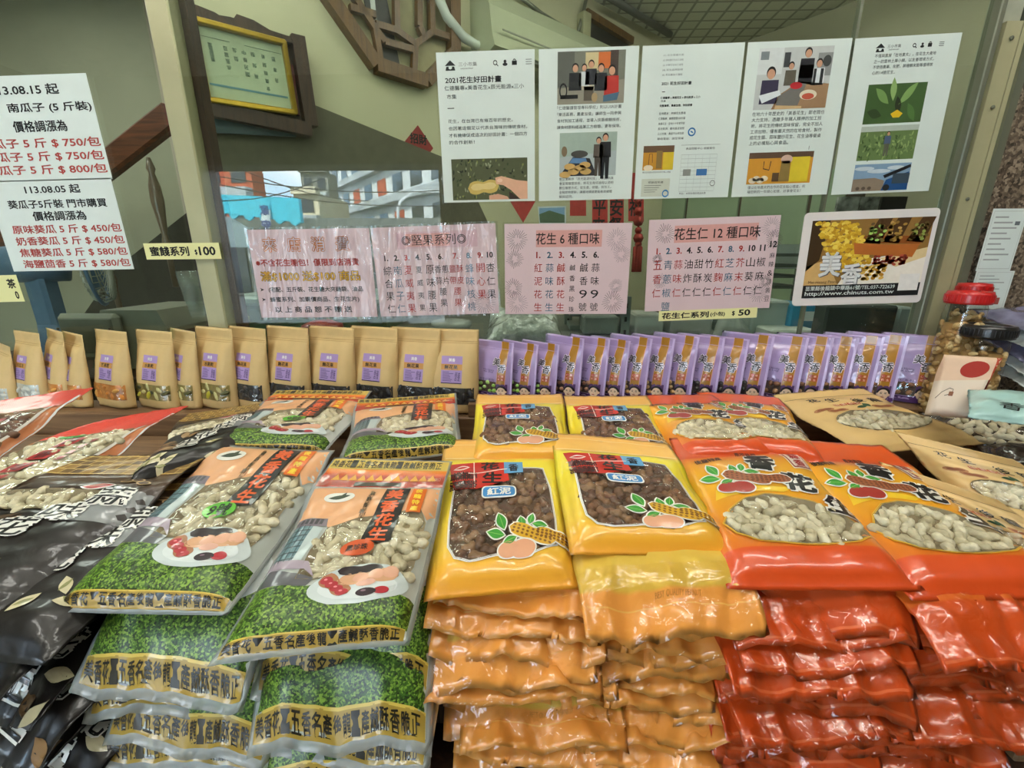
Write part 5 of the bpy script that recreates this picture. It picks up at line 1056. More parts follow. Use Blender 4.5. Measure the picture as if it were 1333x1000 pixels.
# colour card
c0 = [at_y(x, y, GY) for x, y in ((1052,279),(1221,271),(1193,392),(1034,398))]; cc_ = sum(c0, Vector())/4; rt_ = math.atan2((c0[1]-c0[0]).z, (c0[1]-c0[0]).x)
s = Sheet('photo_card', 'card', 'glossy photo card of nuts with white border and web address strip', None, cc_.x, cc_.z, .297, .21, rt_*.8, mat('card_white', '#e4dfdc', rough=.35, var=.02), rad=.010, th=.002)
s.put(rect(.065,.085,.965,.915), pm('#8d6a34'), 1); s.put([(.40,.60),(.55,.50),(.965,.42),(.965,.80),(.32,.80)], pm('#efe9dc'), 2); s.put([(.62,.50),(.965,.40),(.965,.50),(.75,.60)], pm('#dcc694'), 2.4); s.put([(.065,.56),(.22,.50),(.34,.80),(.065,.80)], pm('#c9a468'), 2); s.put([(.065,.085),(.20,.085),(.16,.5),(.065,.62)], pm('#3c2a14'), 2)
rs = random.Random(8)
for i in range(420):
    x = .10+.46*rs.random(); y = .11+.52*rs.random()
    if x > .40+.36*(y-.1) or x < .08+.34*y-.02: continue
    s.put(ell(x, y, rs.uniform(.014,.022), rs.uniform(.018,.026), rs.uniform(0,3), 9), pm(rs.choice(['#d6b032','#c99f26','#e2c24c','#e8cf5a','#b98a1e'])), 3+.002*i)
for i, (a, c1, c2) in enumerate((((.50,.13),'#5f4a2c','#7d6a34'),((.64,.13),'#8a6a30','#a8843c'),((.82,.13),'#55431f','#6d5a2a'))):
    x, y = a; s.put([(x-.03,y+.20),(x+.06,y-.045),(x+.16,y-.045),(x+.10,y+.22)], pm('#4a3115'), 3)
    for k in range(26): s.put(ell(x+rs.uniform(-.0,.12), y+rs.uniform(.0,.19), .014, .017, rs.uniform(0,3), 8), pm(rs.choice([c1, c2, ('#7fae4a','#b58a40','#8d9a48')[i], ('#a3c864','#c9a05a','#a9b060')[i]])), 4)
s.put([(.40,.33),(.66,.36),(.90,.36),(.86,.50),(.62,.47),(.42,.45)], pm('#b0652a'), 5); s.put([(.40,.33),(.48,.26),(.94,.28),(.90,.36)], pm('#8a4c1c'), 3)
for i in range(50): s.put(ell(rs.uniform(.58,.82), .50+rs.uniform(-.02,.075), .014, .017, rs.uniform(0,3), 8), pm(rs.choice(['#9c3a2a','#7d2c22','#b5503c'])), 6)
for i in range(34): s.put(ell(rs.uniform(.50,.68), .60+rs.uniform(-.03,.12), .022, .018, rs.uniform(0,3), 8), pm(rs.choice(['#d2a03c','#c08a2c','#dcb458'])), 6)
for ch, x, y, z in (('美',.25,.55,.27),('香',.42,.67,.25)):
    s.text(ch, x+.006, y+.008, z*.62, z, pm('#5a6068'), 7, bold=.05); s.text(ch, x, y, z*.62, z, pm('#f4f6f6'), 8, bold=.03)
s.text('Mei Hsiang Peanut', .22, .745, .24, None, pm('#6a5030'), 8); s.put(rect(.065,.775,.965,.915), BK, 8); s.put(rect(.80,.68,.95,.86), pm('#e9e7e2'), 9)
s.text('苗栗縣後龍鎮中華路61號/TEL:037-722639', .43, .81, .69, .052, pw, 10, bold=.01); s.text('http://www.chinuts.com.tw', .43, .873, .69, .058, pw, 10, bold=.015); s.done()
# small yellow strips and handwritten price sheets on the left pane
ye = mat('paper_yellow', '#e6e3a4', rough=.6, var=.02)
def strip(c4, txt, label, hand=True, big=None):
    P = [at_y(x, y, GY) for x, y in c4]; c = sum(P, Vector())/4; w_ = ((P[1]-P[0]).length+(P[2]-P[3]).length)/2; h_ = ((P[0]-P[3]).length+(P[1]-P[2]).length)/2; r = math.atan2((P[1]-P[0]).z, (P[1]-P[0]).x)
    s = Sheet('price_strip', 'price tag', label, 'yellow price strips on the glass', c.x, c.z, w_, h_, r, ye, off=.0042)
    for (t, x, y, wd, ht) in txt: s.text(t, x, y, wd, ht, BK, bold=.03)
    s.done()
strip([(189,317),(287,316),(289,337),(192,338)], [('蜜餞系列',.33,.5,.52,.60),('$',.68,.58,.035,.35),('100',.83,.5,.22,.55)], 'yellow price strip reading one hundred on the post at the left')
strip([(858,405),(985,400),(984,412),(856,419)], [('花生仁系列',.27,.5,.48,.62),('(小包)',.60,.52,.15,.5),('$',.76,.5,.03,.5),('50',.87,.45,.12,.62)], 'yellow price strip reading fifty below the twelve column pink menu')
strip([(-40,360),(24,358),(33,391),(-36,395)], [('茶',.86,.32,.16,.36),('0',.90,.75,.07,.30)], 'yellow price strip cut by the left edge below the price sheets')
def price(c4, rows, label):
    P = [at_y(x, y, GY) for x, y in c4]; c = sum(P, Vector())/4; w_ = ((P[1]-P[0]).length+(P[2]-P[3]).length)/2; h_ = ((P[0]-P[3]).length+(P[1]-P[2]).length)/2; r = math.atan2((P[2]-P[3]).z, (P[2]-P[3]).x)
    s = Sheet('price_sheet', 'price sheet', label, 'handwritten price sheets on the left pane', c.x, c.z, w_, h_, r, pw, off=.0016)
    for (t, x0, x1, y, ht, cl) in rows: s.text(t, (x0+x1)/2, y, x1-x0, ht, cl, bold=.02)
    q = s.done(); return q
HR = pm('#b34a44')
price([(-82,99),(112,99),(148,233),(-46,238)], [('113.08.15 起',.36,.80,.13,.10,BK),('白瓜子、南瓜子 (5 斤裝)',.10,.985,.30,.10,BK),('價格調漲為',.43,.79,.47,.11,BK),('紅瓜子 5 斤 $ 750/包',.16,.985,.63,.10,HR),('香瓜子 5 斤 $ 750/包',.16,.985,.76,.10,HR),('白瓜子 5 斤 $ 800/包',.16,.985,.89,.10,HR)], 'handwritten white price sheet dated 113.08.15 on the left pane, upper of two')
price([(-28,237),(147,232),(173,350),(27,353)], [('113.08.05 起',.30,.74,.10,.095,BK),('葵瓜子5斤裝 門市購買',.13,.92,.255,.095,BK),('價格調漲為',.30,.73,.385,.105,BK),('原味葵瓜 5 斤 $ 450/包',.10,.985,.53,.10,HR),('奶香葵瓜 5 斤 $ 450/包',.10,.985,.66,.10,HR),('焦糖葵瓜 5 斤 $ 580/包',.10,.985,.79,.10,HR),('海鹽茴香 5 斤 $ 580/包',.10,.985,.92,.10,HR)], 'handwritten white price sheet dated 113.08.05 on the left pane, lower of two')
# certificates on the granite pillar
for i, (c4, lab) in enumerate(((((1283,273),(1330,270),(1312,352),(1262,354)), 'white certificate with two stubs taped to the granite pillar, upper'), (((1262,353),(1312,352),(1300,402),(1252,402)), 'white framed-border certificate with red seal on the granite pillar, lower'))):
    P = [at_y(x, y, GY) for x, y in c4]; c = sum(P, Vector())/4; w_ = (P[1]-P[0]).length; h_ = (P[0]-P[3]).length
    s = Sheet('certificate', 'certificate', lab, 'certificates on the granite pillar', c.x+.012, c.z, w_, h_, 0, pw)
    for j in range(9): s.put(rect(.12, .12+.085*j, .5+.38*((j*7 % 5)/5), .145+.085*j), pm('#a3a8a6'), 1)
    s.put(stroke(rect(.05,.04,.95,.96), .012), pm('#b9beba'), 1)
    if i: s.put(rect(.66,.70,.82,.88), pm('#a8584e'), 2)
    else: s.put(rect(.72,.20,.86,.26), pm('#60666a'), 2)
    s.done()
# ------------------------------------------------------------------ inside the shop, behind the glass
def wallpoly(pts, off, th, m, mb=None):
    q = mb or MB(); P = [on1(x, y, off) for x, y in pts]; q.prism(P, (0,0,0), -N1*th, m); return q
def M3(a, b, c): return Matrix(((a.x,b.x,c.x),(a.y,b.y,c.y),(a.z,b.z,c.z)))
WM = M3(D1, -N1, Vector((0,0,1)))      # local x along the back wall, y into it, z up
def wbar(q, p, r, wd, dp, m):
    d = (r-p); L = d.length; d.normalize(); up = N1.cross(d); q.box((p+r)/2, (L, dp, wd), m, M3(d, N1, up))
# notice board with plaques, certificate
e = empty('notice_board', on1(310, 110, .03), 'dark carved wooden wall board with red plaques behind the certificate', 'notice board')
wallpoly([(222,24),(240,12),(300,22),(385,50),(388,120),(404,152),(400,170),(268,141),(252,120),(240,80)], .03, .03, m_dwood).build('back_panel', e, origin=e.location)
q = MB()
P = [on1(x, y, .07) for x, y in ((222,0),(250,4),(280,16),(300,30),(308,18),(330,26),(360,44),(378,47),(381,56),(300,36),(236,22))]; q.prism(P, (0,0,0), -N1*.03, m_dwood); q.build('valance', e, origin=e.location)
q = MB(); wbar(q, on1(386,48,.05), on1(404,165,.05), .05, .05, m_dwood); wbar(q, on1(252,138,.05), on1(404,170,.05), .05, .05, m_dwood); wbar(q, on1(226,20,.05), on1(256,138,.05), .05, .05, m_dwood); q.build('board_frame', e, origin=e.location)
m_plq = brick_mat('plaque_red', '#6d2420', '#5c1d1a', '#c9c2b4', scale=9, msize=.02, bw=4, rh=.5, offs=0, coords='Object', coat=.2)
for pts in ([(233,40),(252,46),(270,128),(250,122)], [(372,82),(382,85),(390,150),(378,147)]): wallpoly(pts, .045, .008, m_plq).build('plaque', e, origin=e.location)
e = empty('framed_certificate', on1(318, 90, .10), 'gold framed certificate tilted on the dark wooden board', 'framed certificate')
c4 = [(250,25),(369,56),(384,147),(271,130)]; P = [on1(x, y, .10-.03*(y > 80)) for x, y in c4]; q = MB(); m_gold = mat('gold_frame', '#b08d2c', rough=.3, metal=.7, var=.1)
for i in range(4):
    d = (P[(i+1) % 4]-P[i]); L = d.length; d.normalize(); q.box((P[i]+P[(i+1) % 4])/2, (L+.014, .03, .019), m_gold, M3(d, N1, N1.cross(d)), bev=.004)
q.build('frame', e, origin=e.location)
q = MB(); q.prism(P, -N1*.006, -N1*.006, mat('certificate_paper', '#c3cfae', rough=.5, var=.04)); ink_ = pm('#3f5a58')
ctr = sum(P, Vector())/4; ux = ((P[1]-P[0])+(P[2]-P[3]))*.5; uz = ((P[0]-P[3])+(P[1]-P[2]))*.5
def cput(VT, m, l=1):
    V, T = VT if isinstance(VT, tuple) else tri(VT)
    q.add([ctr+ux*(x-.5)+uz*(.5-y)-N1*(.006-.0012*l) for x, y in V], [t[::-1] for t in T], m)
cput(rect(.05,.16,.36,.165), ink_); cput(rect(.52,.16,.95,.165), ink_); cput(rect(.05,.76,.95,.79), pm('#7ba5ad'))
for j, (x, t, h_) in enumerate(((.14,'當選證書',.22),(.30,'茲當選為',.3),(.40,'此證',.2),(.50,'中華民國',.35),(.60,'總統蔣',.4),(.72,'後龍鎮農會',.5),(.84,'理事長',.4))):
    for k, ch in enumerate(t): cput(text_fit(ch, x, .26+h_/len(t)*k*1.1, w=.045, h=.06), ink_, 1)
q.build('certificate', e, origin=e.location)
wallpoly([(262,146),(385,174),(392,182),(268,178)], .04, .01, mat('teal_banner', '#43565c', rough=.6)); q = wallpoly([(258,144),(378,166),(386,178),(264,172)], .04, .01, mat('teal_banner', '#43565c', rough=.6)); tag(q.build('teal_banner', origin=on1(320,165,.04)), 'dark teal banner strip under the wooden wall board', 'banner')
q = wallpoly([(262,180),(272,138),(398,132),(600,214),(640,300),(640,430),(300,430)], .012, .012, mat('wall_shade_tone', '#5d5a48', rough=.8, var=.08)); struct(q.build('shade_panel'))  # dark panel standing in for the shaded part of the back wall
# lattice window
o4 = [(418,-16),(488,86),(553,107),(589,70),(588,-40),(424,-40)]
e = empty('lattice_window', on1(520, 30, .02), 'octagonal wooden lattice opening in the cream wall, cut by the top of the frame', 'lattice window')
q = wallpoly(o4, .004, .012, mat('lattice_backing', '#a79f7c', rough=.8)); q.build('backing', e, origin=e.location)
q = MB(); O = [on1(x, y, .02) for x, y in o4]
for i in range(6): wbar(q, O[i], O[(i+1) % 6], .055, .07, m_lwood)
q.build('frame', e, origin=e.location)
q = MB()
for a, b in (((450,-20),(488,38)),((488,38),(496,90)),((488,32),(515,40)),((515,40),(540,58)),((540,58),(562,42)),((562,42),(588,50)),((540,58),(538,98)),((515,-10),(516,45)),((545,-20),(545,35)),((545,35),(552,50)),((560,-20),(562,42)),((488,38),(500,55)),((500,55),(540,66)),((455,10),(488,20))): wbar(q, on1(*a,.03), on1(*b,.03), .026, .03, m_lwood)
q.build('lattice', e, origin=e.location)
q = wallpoly([(470,-20),(500,-20),(522,92),(492,84)], .010, .006, mat('window_dark', '#1c1a17', rough=.5)); q.build('dark_gap', e, origin=e.location)
q = wallpoly([(481,-10),(487,-10),(496,82),(490,80)], .014, .004, mat('slotted_rail', '#c8ccc8', rough=.5)); q.build('rail', e, origin=e.location)
# red diamond paper, pasted level on the wall
P = [on1(x, y, .006) for x, y in ((544,163),(564,193),(548,215),(524,188))]; q = MB(); q.prism(P, (0,0,0), -N1*.004, mat('red_paper', '#8f2522', rough=.6, var=.15, scale=40)); c = sum(P, Vector())/4
V, T = text_fit('招財', 0, 0, w=.095, bold=.03); q.add([c+D1*x+Vector((0,0,y+.03))+N1*.001 for x, y in V], T, BK); V, T = text_fit('進寶', 0, 0, w=.095, bold=.03); q.add([c+D1*x+Vector((0,0,y-.045))+N1*.001 for x, y in V], T, BK)
tag(q.build('spring_diamond', origin=c), 'red diamond new year paper on the cream wall left of the white notices', 'paper decoration')
# air conditioner
A = on1(644, 58, .20); B = on1(790, 58, .20); L = 1.0; e = empty('air_conditioner', A, 'cream split air conditioner high on the wall behind the notices', 'air conditioner')
prof = [(0,0),(.0,.0),(-.02,.06),(-.04,.18),(-.10,.27),(-.20,.29),(-.20,-.02),(-.06,-.02)]
q = MB(); pts = [A + N1*(p[0]) + Vector((0,0,p[1])) for p in prof[1:]]; q.prism(pts, (0,0,0), D1*L, mat('ac_cream', '#b2b699', rough=.4, var=.03)); q.build('body', e, origin=e.location)
q = MB(); q.box(A+D1*(L/2)+N1*(-.045)+Vector((0,0,-.004)), (L*.86, .07, .02), mat('ac_vent', '#6c705f', rough=.5), WM); q.build('vent', e, origin=e.location)
q = MB(); q.box(A+D1*(L/2)+N1*(.0)+Vector((0,0,.075)), (L*.9, .004, .006), mat('ac_seam', '#8d9080', rough=.5), WM); q.build('seam', e, origin=e.location)
q = MB(); q.tube([on1(568,-10,.05), on1(582,22,.05), on1(603,48,.06), on1(622,60,.06), on1(644,50,.10), on1(655,20,.05)], .022, mat('duct_tape', '#c6ccc4', rough=.5, bump=.5, bscale=40), 10); tag(q.build('drain_hose', origin=on1(603,48,.05)), 'white taped drain hose curving to the air conditioner', 'hose')
q = MB(); q.tube([on1(676,-5,.03), on1(705,18,.03), on1(738,38,.03), on1(752,44,.04)], .011, m_alud, 8); q.tube([on1(764,-5,.03), on1(758,22,.03), on1(752,44,.04)], .011, m_alud, 8); tag(q.build('power_cable', origin=on1(738,38,.03)), 'dark cable drooping above the air conditioner to a small junction box', 'cable')
q = MB(); q.box(on1(760, 38, .03), (.07,.06,.16), mat('junction_box', '#a9a684', rough=.5), WM, bev=.006); tag(q.build('junction_box', origin=on1(760,38,.03)), 'small beige junction box on the wall beside the dark cable', 'junction box')
e = empty('high_window', on1(792, 40, .01), 'small dark window with wooden frame high beside the ceiling', 'window')
q = wallpoly([(764,20),(822,55),(800,75),(764,75)], .008, .008, mat('window_dark', '#1c1a17')); q.build('pane', e, origin=e.location); q = MB(); wbar(q, on1(762,17,.02), on1(822,54,.02), .04, .04, m_lwood); q.build('frame', e, origin=e.location)
c1 = at_z(776, -6, 2.97); c2 = at_z(866, 48, 2.97); q = MB(); q.tube([c1+N1*.04, c2+N1*.04], .02, mat('conduit_dark', '#4c4f48', rough=.5), 8); tag(q.build('ceiling_conduit', origin=(c1+c2)/2), 'dark conduit running along the edge of the patterned ceiling', 'conduit')
# right-hand wall side: green cabinet, couplets, hangings
e = empty('green_cabinet', on2(960, 270, .02), 'pale green tall cabinet with flat doors behind the white notices', 'cabinet')
gm = mat('cabinet_green', '#8fa184', rough=.5, var=.03); z0, z1 = 1.2, 2.0
X = [on2(x, 270, .34) for x in (838, 893, 962, 1052, 1100)]
for i in range(4):
    a, b = X[i].copy(), X[i+1].copy(); d = (b-a).normalized(); a += d*.012; b -= d*.012
    q = MB(); q.prism([Vector((a.x,a.y,z0)), Vector((b.x,b.y,z0)), Vector((b.x,b.y,z1)), Vector((a.x,a.y,z1))], (0,0,0), -N2*.02, gm); q.build('door', e, origin=e.location)
q = MB(); a, b = X[0], X[4]; q.prism([Vector((a.x,a.y,0))-N2*.02, Vector((b.x,b.y,0))-N2*.02, Vector((b.x,b.y,z1))-N2*.02, Vector((a.x,a.y,z1))-N2*.02], (0,0,0), -N2*.3, mat('cabinet_dark', '#4a3a2c', rough=.6)); q.build('carcass', e, origin=e.location)
m_rp = mat('red_paper', '#8f2522'); m_rp2 = mat('red_paper_bright', '#a8241e', rough=.6, var=.12, scale=40)
for i, (x0, x1, y1, t, lab) in enumerate(((771,791,295,'平來','red couplet strip hanging behind the pink menus, left of two'),(794,812,295,'安餐','red couplet strip hanging behind the pink menus, right of two'),(742,763,281,'','short red paper hanging left of the couplet strips'),(818,838,288,'福','red paper hanging right of the couplet strips, behind the knot pendant'))):
    Y = 2.6; P = [at_y(x, y, Y) for x, y in ((x0,225),(x1,225),(x1,y1),(x0,y1))]; q = MB(); q.prism(P, (0,0,0), (0,.004,0), m_rp2); c = sum(P, Vector())/4
    for k, ch in enumerate(t): V, T = text_fit(ch, 0, 0, w=.07, h=.09, bold=.02); q.add([Vector((c.x+x, Y-.001, at_y(x0, 270+24*k, Y).z+y)) for x, y in V], T, BK)
    tag(q.build('red_couplet', origin=c), lab, 'paper decoration', 'red papers hanging in the shop')
P = [at_y(x, y, 2.4) for x, y in ((664,262),(697,262),(681,290))]; q = MB(); q.prism(P, (0,0,0), (0,.004,0), m_rp2); tag(q.build('red_pennant', origin=P[2]), 'red triangular paper pointing down behind the notices', 'paper decoration')
Y = 2.5; q = MB(); P = [at_y(x, y, Y) for x, y in ((700,269),(737,268),(737,292),(702,292))]; q.prism(P, (0,0,0), (0,.006,0), mat('postcard_white', '#c9d0d4'))
P = [at_y(x, y, Y-.001) for x, y in ((702,271),(735,270),(735,280),(702,281))]; q.prism(P, (0,0,0), (0,.0008,0), pm('#7f9fc4')); P = [at_y(x, y, Y-.002) for x, y in ((702,279),(715,274),(735,280),(735,290),(703,290))]; q.prism(P, (0,0,0), (0,.0008,0), pm('#53664f')); tag(q.build('landscape_photo', origin=at_y(718,280,Y)), 'small landscape photograph of green hills behind the pink menus', 'photo')
q = MB(); Y = 2.3; m_k = mat('red_cord', '#9c2a22', rough=.7)
for (y, r) in ((262,.016),(275,.022),(288,.026),(300,.018),(310,.026),(318,.018)): q.lathe([(.002,-r),(r,0),(.002,r)], at_y(831, y, Y), m_k, 8, Matrix.Rotation(R(90),3,'X'))
q.tube([at_y(831,225,Y), at_y(831,318,Y)], .004, m_k, 6)
for dx in (-3, 1, 4): q.tube([at_y(831,318,Y), at_y(830+dx,322,Y), at_y(828+dx,354,Y)], [.004,.010,.012], m_k, 7)
tag(q.build('knot_pendant', origin=at_y(831,300,Y)), 'red knotted pendant with tassels between two pink menus', 'pendant')
# things standing on the low furniture behind the ledge
def thing_box(x0, y0, x1, y1, Y, dep, m, name, label, cat, bev=.006):
    c, d = pxbox(x0, y0, x1, y1, Y, dep)
    if bev: zt_ = c.z+d.z/2; c.z = (zt_+tabz)/2; d.z = max(.02, zt_-tabz)
    q = MB(); q.box(c, d, m, bev=bev); o = q.build(name, origin=(c.x, c.y, c.z-d.z/2)); tag(o, label, cat); return o, c, d
m_gcl = mat('grey_carton', '#aab5b0', rough=.6, var=.06); m_blue = mat('blue_carton', '#2f86ac', rough=.5); m_blk = mat('black_plastic', '#26282a', rough=.4); m_gc = mat('counter_green', '#3d5a42', rough=.5, var=.06); m_mg = mat('metal_grey_green', '#7f8d88', rough=.4, metal=.3)
tabz = at_y(900, 437, 1.5).z
e = empty('shop_counter', (.3, 1.75, 0), 'long dark counter behind the glass carrying shop clutter', 'counter'); q = MB(); q.box((.45, 1.60, tabz-.02), (2.0, .86, .04), mat('counter_top', '#5a5f58', rough=.5), bev=.004); q.build('countertop', e, origin=e.location); q = MB(); q.box((.45, 1.64, (tabz-.04)/2), (1.9, .7, tabz-.04), mat('counter_body', '#3a382f', rough=.7)); q.build('body', e, origin=e.location)
e = empty('green_chest', at_y(390, 430, 1.55), 'dark green cooler chest behind the leftmost pink sheet', 'chest'); c, d = pxbox(292, 398, 500, 470, 1.55, .4); q = MB(); q.box(c, d, m_gc, bev=.012); CH = q.build('body', e, origin=e.location); c, d = pxbox(288, 386, 504, 399, 1.54, .42); q = MB(); q.box(c, d, mat('chest_rim', '#8a9a90', rough=.4), bev=.01); q.build('lid', e, origin=e.location)
for x in (322, 470): q = MB(); q.lathe([(.012,0),(.012,.006),(.004,.008)], at_y(x, 415, 1.545), m_alu, 12, Matrix.Rotation(R(90),3,'X')); q.build('knob', CH, origin=e.location)
q = MB(); c = at_y(420, 426, 1.32); q.lathe([(.05,-.03),(.062,-.01),(.060,.008),(.030,.020),(.004,.022)], c, mat('red_lid_dark', '#8a2a24', rough=.35), 20); tag(q.build('red_dome_lid', origin=c), 'dark red round lid just behind the kraft pouches', 'lid')
e = empty('deli_tub', at_y(588, 436, 1.30), 'clear ribbed plastic tub behind the last kraft pouches', 'tub'); q = MB(); c = at_y(588, 430, 1.30); q.lathe([(.045,-.06),(.055,0),(.058,.004)], c, film_mat('tub_plastic', (.9,.93,.92), gloss=.2, bump=.4, bscale=60, fog=.35), 24); q.build('body', e, origin=e.location); q = MB(); q.lathe([(.060,0),(.060,.012),(.05,.016),(.001,.016)], at_y(588, 424, 1.30), film_mat('tub_plastic', (.9,.93,.92)), 28); q.build('lid', e, origin=e.location)
b = Bag([at_y(640,414,1.46), at_y(722,420,1.46), at_y(738,446,1.30), at_y(630,446,1.30)], .9, T=.05, seed=5, wr=.012, R_=.3, back=.8); q = MB(); b.body(q, mat('foil_wrap', '#b9c0ba', rough=.25, var=.15, scale=30, metal=.3, coat=.7, bump=.9, bscale=45, bdist=.01), 26, 20); tag(q.build('wrapped_bundle', origin=b.c), 'bundle of goods in crinkled clear wrap behind the first lilac pouches', 'bundle')
e = empty('metal_rack', at_y(790, 440, 1.62), 'grey metal rack with slotted posts and trays behind the pink menus', 'rack')
for (x, Y, a) in ((815,1.52,390),(868,1.60,400),(740,1.75,395),(938,1.62,400)):
    A = at_y(x, a, Y); q = MB(); q.box((A.x, A.y, A.z-.17), (.03,.03,.36), m_mg)
    for k in range(5): q.box((A.x, A.y-.0155, A.z-.02-.045*k), (.008,.002,.016), m_blk)
    q.build('post', e, origin=e.location)
for (x0, y0, x1, y1, Y) in ((742,405,812,412,1.58),(742,424,870,431,1.6),(868,418,940,423,1.66)): c, d = pxbox(x0, y0, x1, y1, Y, .22); q = MB(); q.box(c, d, m_mg, bev=.002); q.build('shelf', e, origin=e.location)
for i, (x0, y0, x1, y1, m, lab) in enumerate(((760,412,806,424,mat('tray_grey','#77807c',rough=.5),'grey tray on the rack behind the six column pink menu'),(828,410,866,436,film_mat('tub_plastic'),'clear plastic bin on the rack below the yellow strip'),(876,404,930,418,film_mat('tub_plastic'),'wide clear plastic bin on the upper rack below the yellow strip'))): thing_box(x0, y0, x1, y1, 1.50, .14, m, 'storage_bin', lab, 'bin')
b = Bag([at_y(938,405,1.5), at_y(955,405,1.5), at_y(985,444,1.45), at_y(925,444,1.45)], 1.0, T=.03, seed=8, wr=.010, R_=.3); q = MB(); b.body(q, film_mat('cloudy_bag_film', (.85,.9,.86), gloss=.2, bump=.8, bscale=30, fog=.4), 18, 18); tag(q.build('plastic_bag', origin=b.c), 'cloudy plastic bag hanging behind the lilac pouches', 'plastic bag')
thing_box(982, 392, 1030, 434, 1.46, .22, m_gcl, 'grey_carton', 'pale grey carton left of the blue carton', 'carton'); o, c, d = thing_box(1031, 397, 1064, 430, 1.44, .16, m_blue, 'blue_carton', 'bright blue carton beside the pale grey carton', 'carton')
q = MB(); q.box((c.x, 1.438, c.z-.03), (d.x*.9,.003,.02), pm('#2c6a4a')); q.box((c.x+.02, 1.438, c.z+.02), (.03,.003,.03), pm('#dfe6e4')); q.build('label_print', o, origin=o.location)
thing_box(1006, 430, 1068, 440, 1.36, .12, mat('paper_stack','#c9d2ca',rough=.6), 'paper_stack', 'low stack of papers under the blue carton', 'papers'); thing_box(1078, 398, 1172, 436, 1.30, .06, mat('slate_board','#3f4642',rough=.6,var=.08), 'dark_screen', 'flat dark grey board standing below the photo card', 'board'); thing_box(1172, 400, 1190, 430, 1.34, .12, m_gcl, 'pale_box', 'pale box right of the dark grey board', 'box')
e = empty('letter_tray', at_y(1030, 370, 1.9), 'tiered grey letter tray behind the photo card', 'tray')
for i in range(4): c, d = pxbox(1008, 330+14*i, 1046, 334+14*i, 1.7, .25); q = MB(); q.box(c, d, mat('tray_grey2', '#5a615c', rough=.5)); q.build('tier', e, origin=e.location)
c, d = pxbox(1008, 318, 1046, 350, 1.94, .02); q = MB(); q.box(c, d, m_gcl); q.build('papers', e, origin=e.location)
for i, (x0, x1, m, lab) in enumerate(((1092,1120,mat('mono_photo','#9aa09c',rough=.5,var=.8,scale=25),'black and white picture behind the photo card, left of three'),(1123,1146,mat('mono_photo2','#7c827e',rough=.5,var=.9,scale=30),'black and white picture behind the photo card, middle of three'),(1149,1182,m_blk,'black picture behind the photo card, right of three'))): thing_box(x0, 256, x1, 276, 2.0, .012, m, 'wall_picture', lab, 'picture', 0)
# stairwell side
e = empty('staircase', at_y(160, 240, 2.4), 'red brown wooden stair rail with turned balusters behind the left pane', 'staircase')
q = MB(); a, b = at_y(226,148,2.3), at_y(-60,372,2.3); d = (b-a).normalized(); q.box((a+b)/2, ((b-a).length, .06, .11), m_rwood, M3(d, Vector((0,1,0)), d.cross(Vector((0,1,0)))), bev=.012); q.build('handrail', e, origin=e.location)
for x, y0 in ((193,205),(120,258),(40,318)):
    A = at_y(x, y0, 2.3); q = MB(); q.lathe([(.008,0),(.020,-.05),(.012,-.07),(.026,-.13),(.029,-.2),(.017,-.32),(.012,-.36),(.02,-.40),(.014,-.45),(.014,-.62)], A, mat('baluster_wood', '#6a5a4a', rough=.35, coat=.4), 12); q.build('baluster', e, origin=e.location)
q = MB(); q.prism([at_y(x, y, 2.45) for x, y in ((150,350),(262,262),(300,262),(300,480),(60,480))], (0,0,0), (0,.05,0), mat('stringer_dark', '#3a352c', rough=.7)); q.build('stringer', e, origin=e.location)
q = MB(); q.prism([at_y(x, y, 2.6) for x, y in ((130,372),(300,372),(300,520),(130,520))], (0,0,0), (0,.04,0), speckle_mat('granite_dado', '#3d382f', '#6d6656', '#8f8874', scale=90, rough=.5)); struct(q.build('trim_5'))
q = MB(); q.prism([at_y(x, y, 2.52) for x, y in ((160,352),(225,350),(218,392),(150,390))], (0,0,0), (0,.03,0), m_dwood); tag(q.build('dark_board', origin=at_y(185,372,2.52)), 'dark wooden board leaning against the granite dado', 'board')
e = empty('desk_fan', at_y(60, 470, 1.45), 'blue desk fan with wire guard behind the lower price sheet', 'fan'); fb = mat('fan_blue', '#4f6a86', rough=.4)
c = at_y(58, 382, 1.45); c.z = max(c.z, at_y(120, 480, 1.3).z+.32); ax = Vector((.80, .58, .05)).normalized(); MX = M3(ax.orthogonal().normalized(), ax.cross(ax.orthogonal().normalized()), ax)
q = MB(); q.lathe([(.02,-.10),(.055,-.08),(.062,.0),(.062,.07),(.03,.08)], c, fb, 20, MX); MOT = q.build('motor', e, origin=e.location)
q = MB(); q.box((c.x, c.y, c.z-.13), (.07,.06,.18), fb, bev=.01); q.build('neck', e, origin=e.location)
q = MB(); q.lathe([(.10,0),(.11,.02),(.04,.03)], (c.x, c.y, c.z-.32), fb, 24); q.lathe([(.05,.02),(.04,.12)], (c.x, c.y, c.z-.32), fb, 16); q.build('base', e, origin=e.location)
gc = c+ax*.14; q = MB(); m_w = mat('wire_grey', '#8d9288', rough=.35, metal=.5)
for r in (.05,.09,.13): q.tube([gc+MX @ Vector((r*math.cos(t), r*math.sin(t), .02)) for t in [6.2832*i/28 for i in range(29)]], .0022, m_w, 5, False)
for i in range(40): t = 6.2832*i/40; q.tube([gc+MX @ Vector((.02*math.cos(t), .02*math.sin(t), -.03)), gc+MX @ Vector((.135*math.cos(t), .135*math.sin(t), -.02)), gc+MX @ Vector((.145*math.cos(t), .145*math.sin(t), .0)), gc+MX @ Vector((.135*math.cos(t), .135*math.sin(t), .03)), gc+MX @ Vector((.02*math.cos(t), .02*math.sin(t), .045))], .0016, m_w, 4)
GRD = q.build('guard', e, origin=e.location)
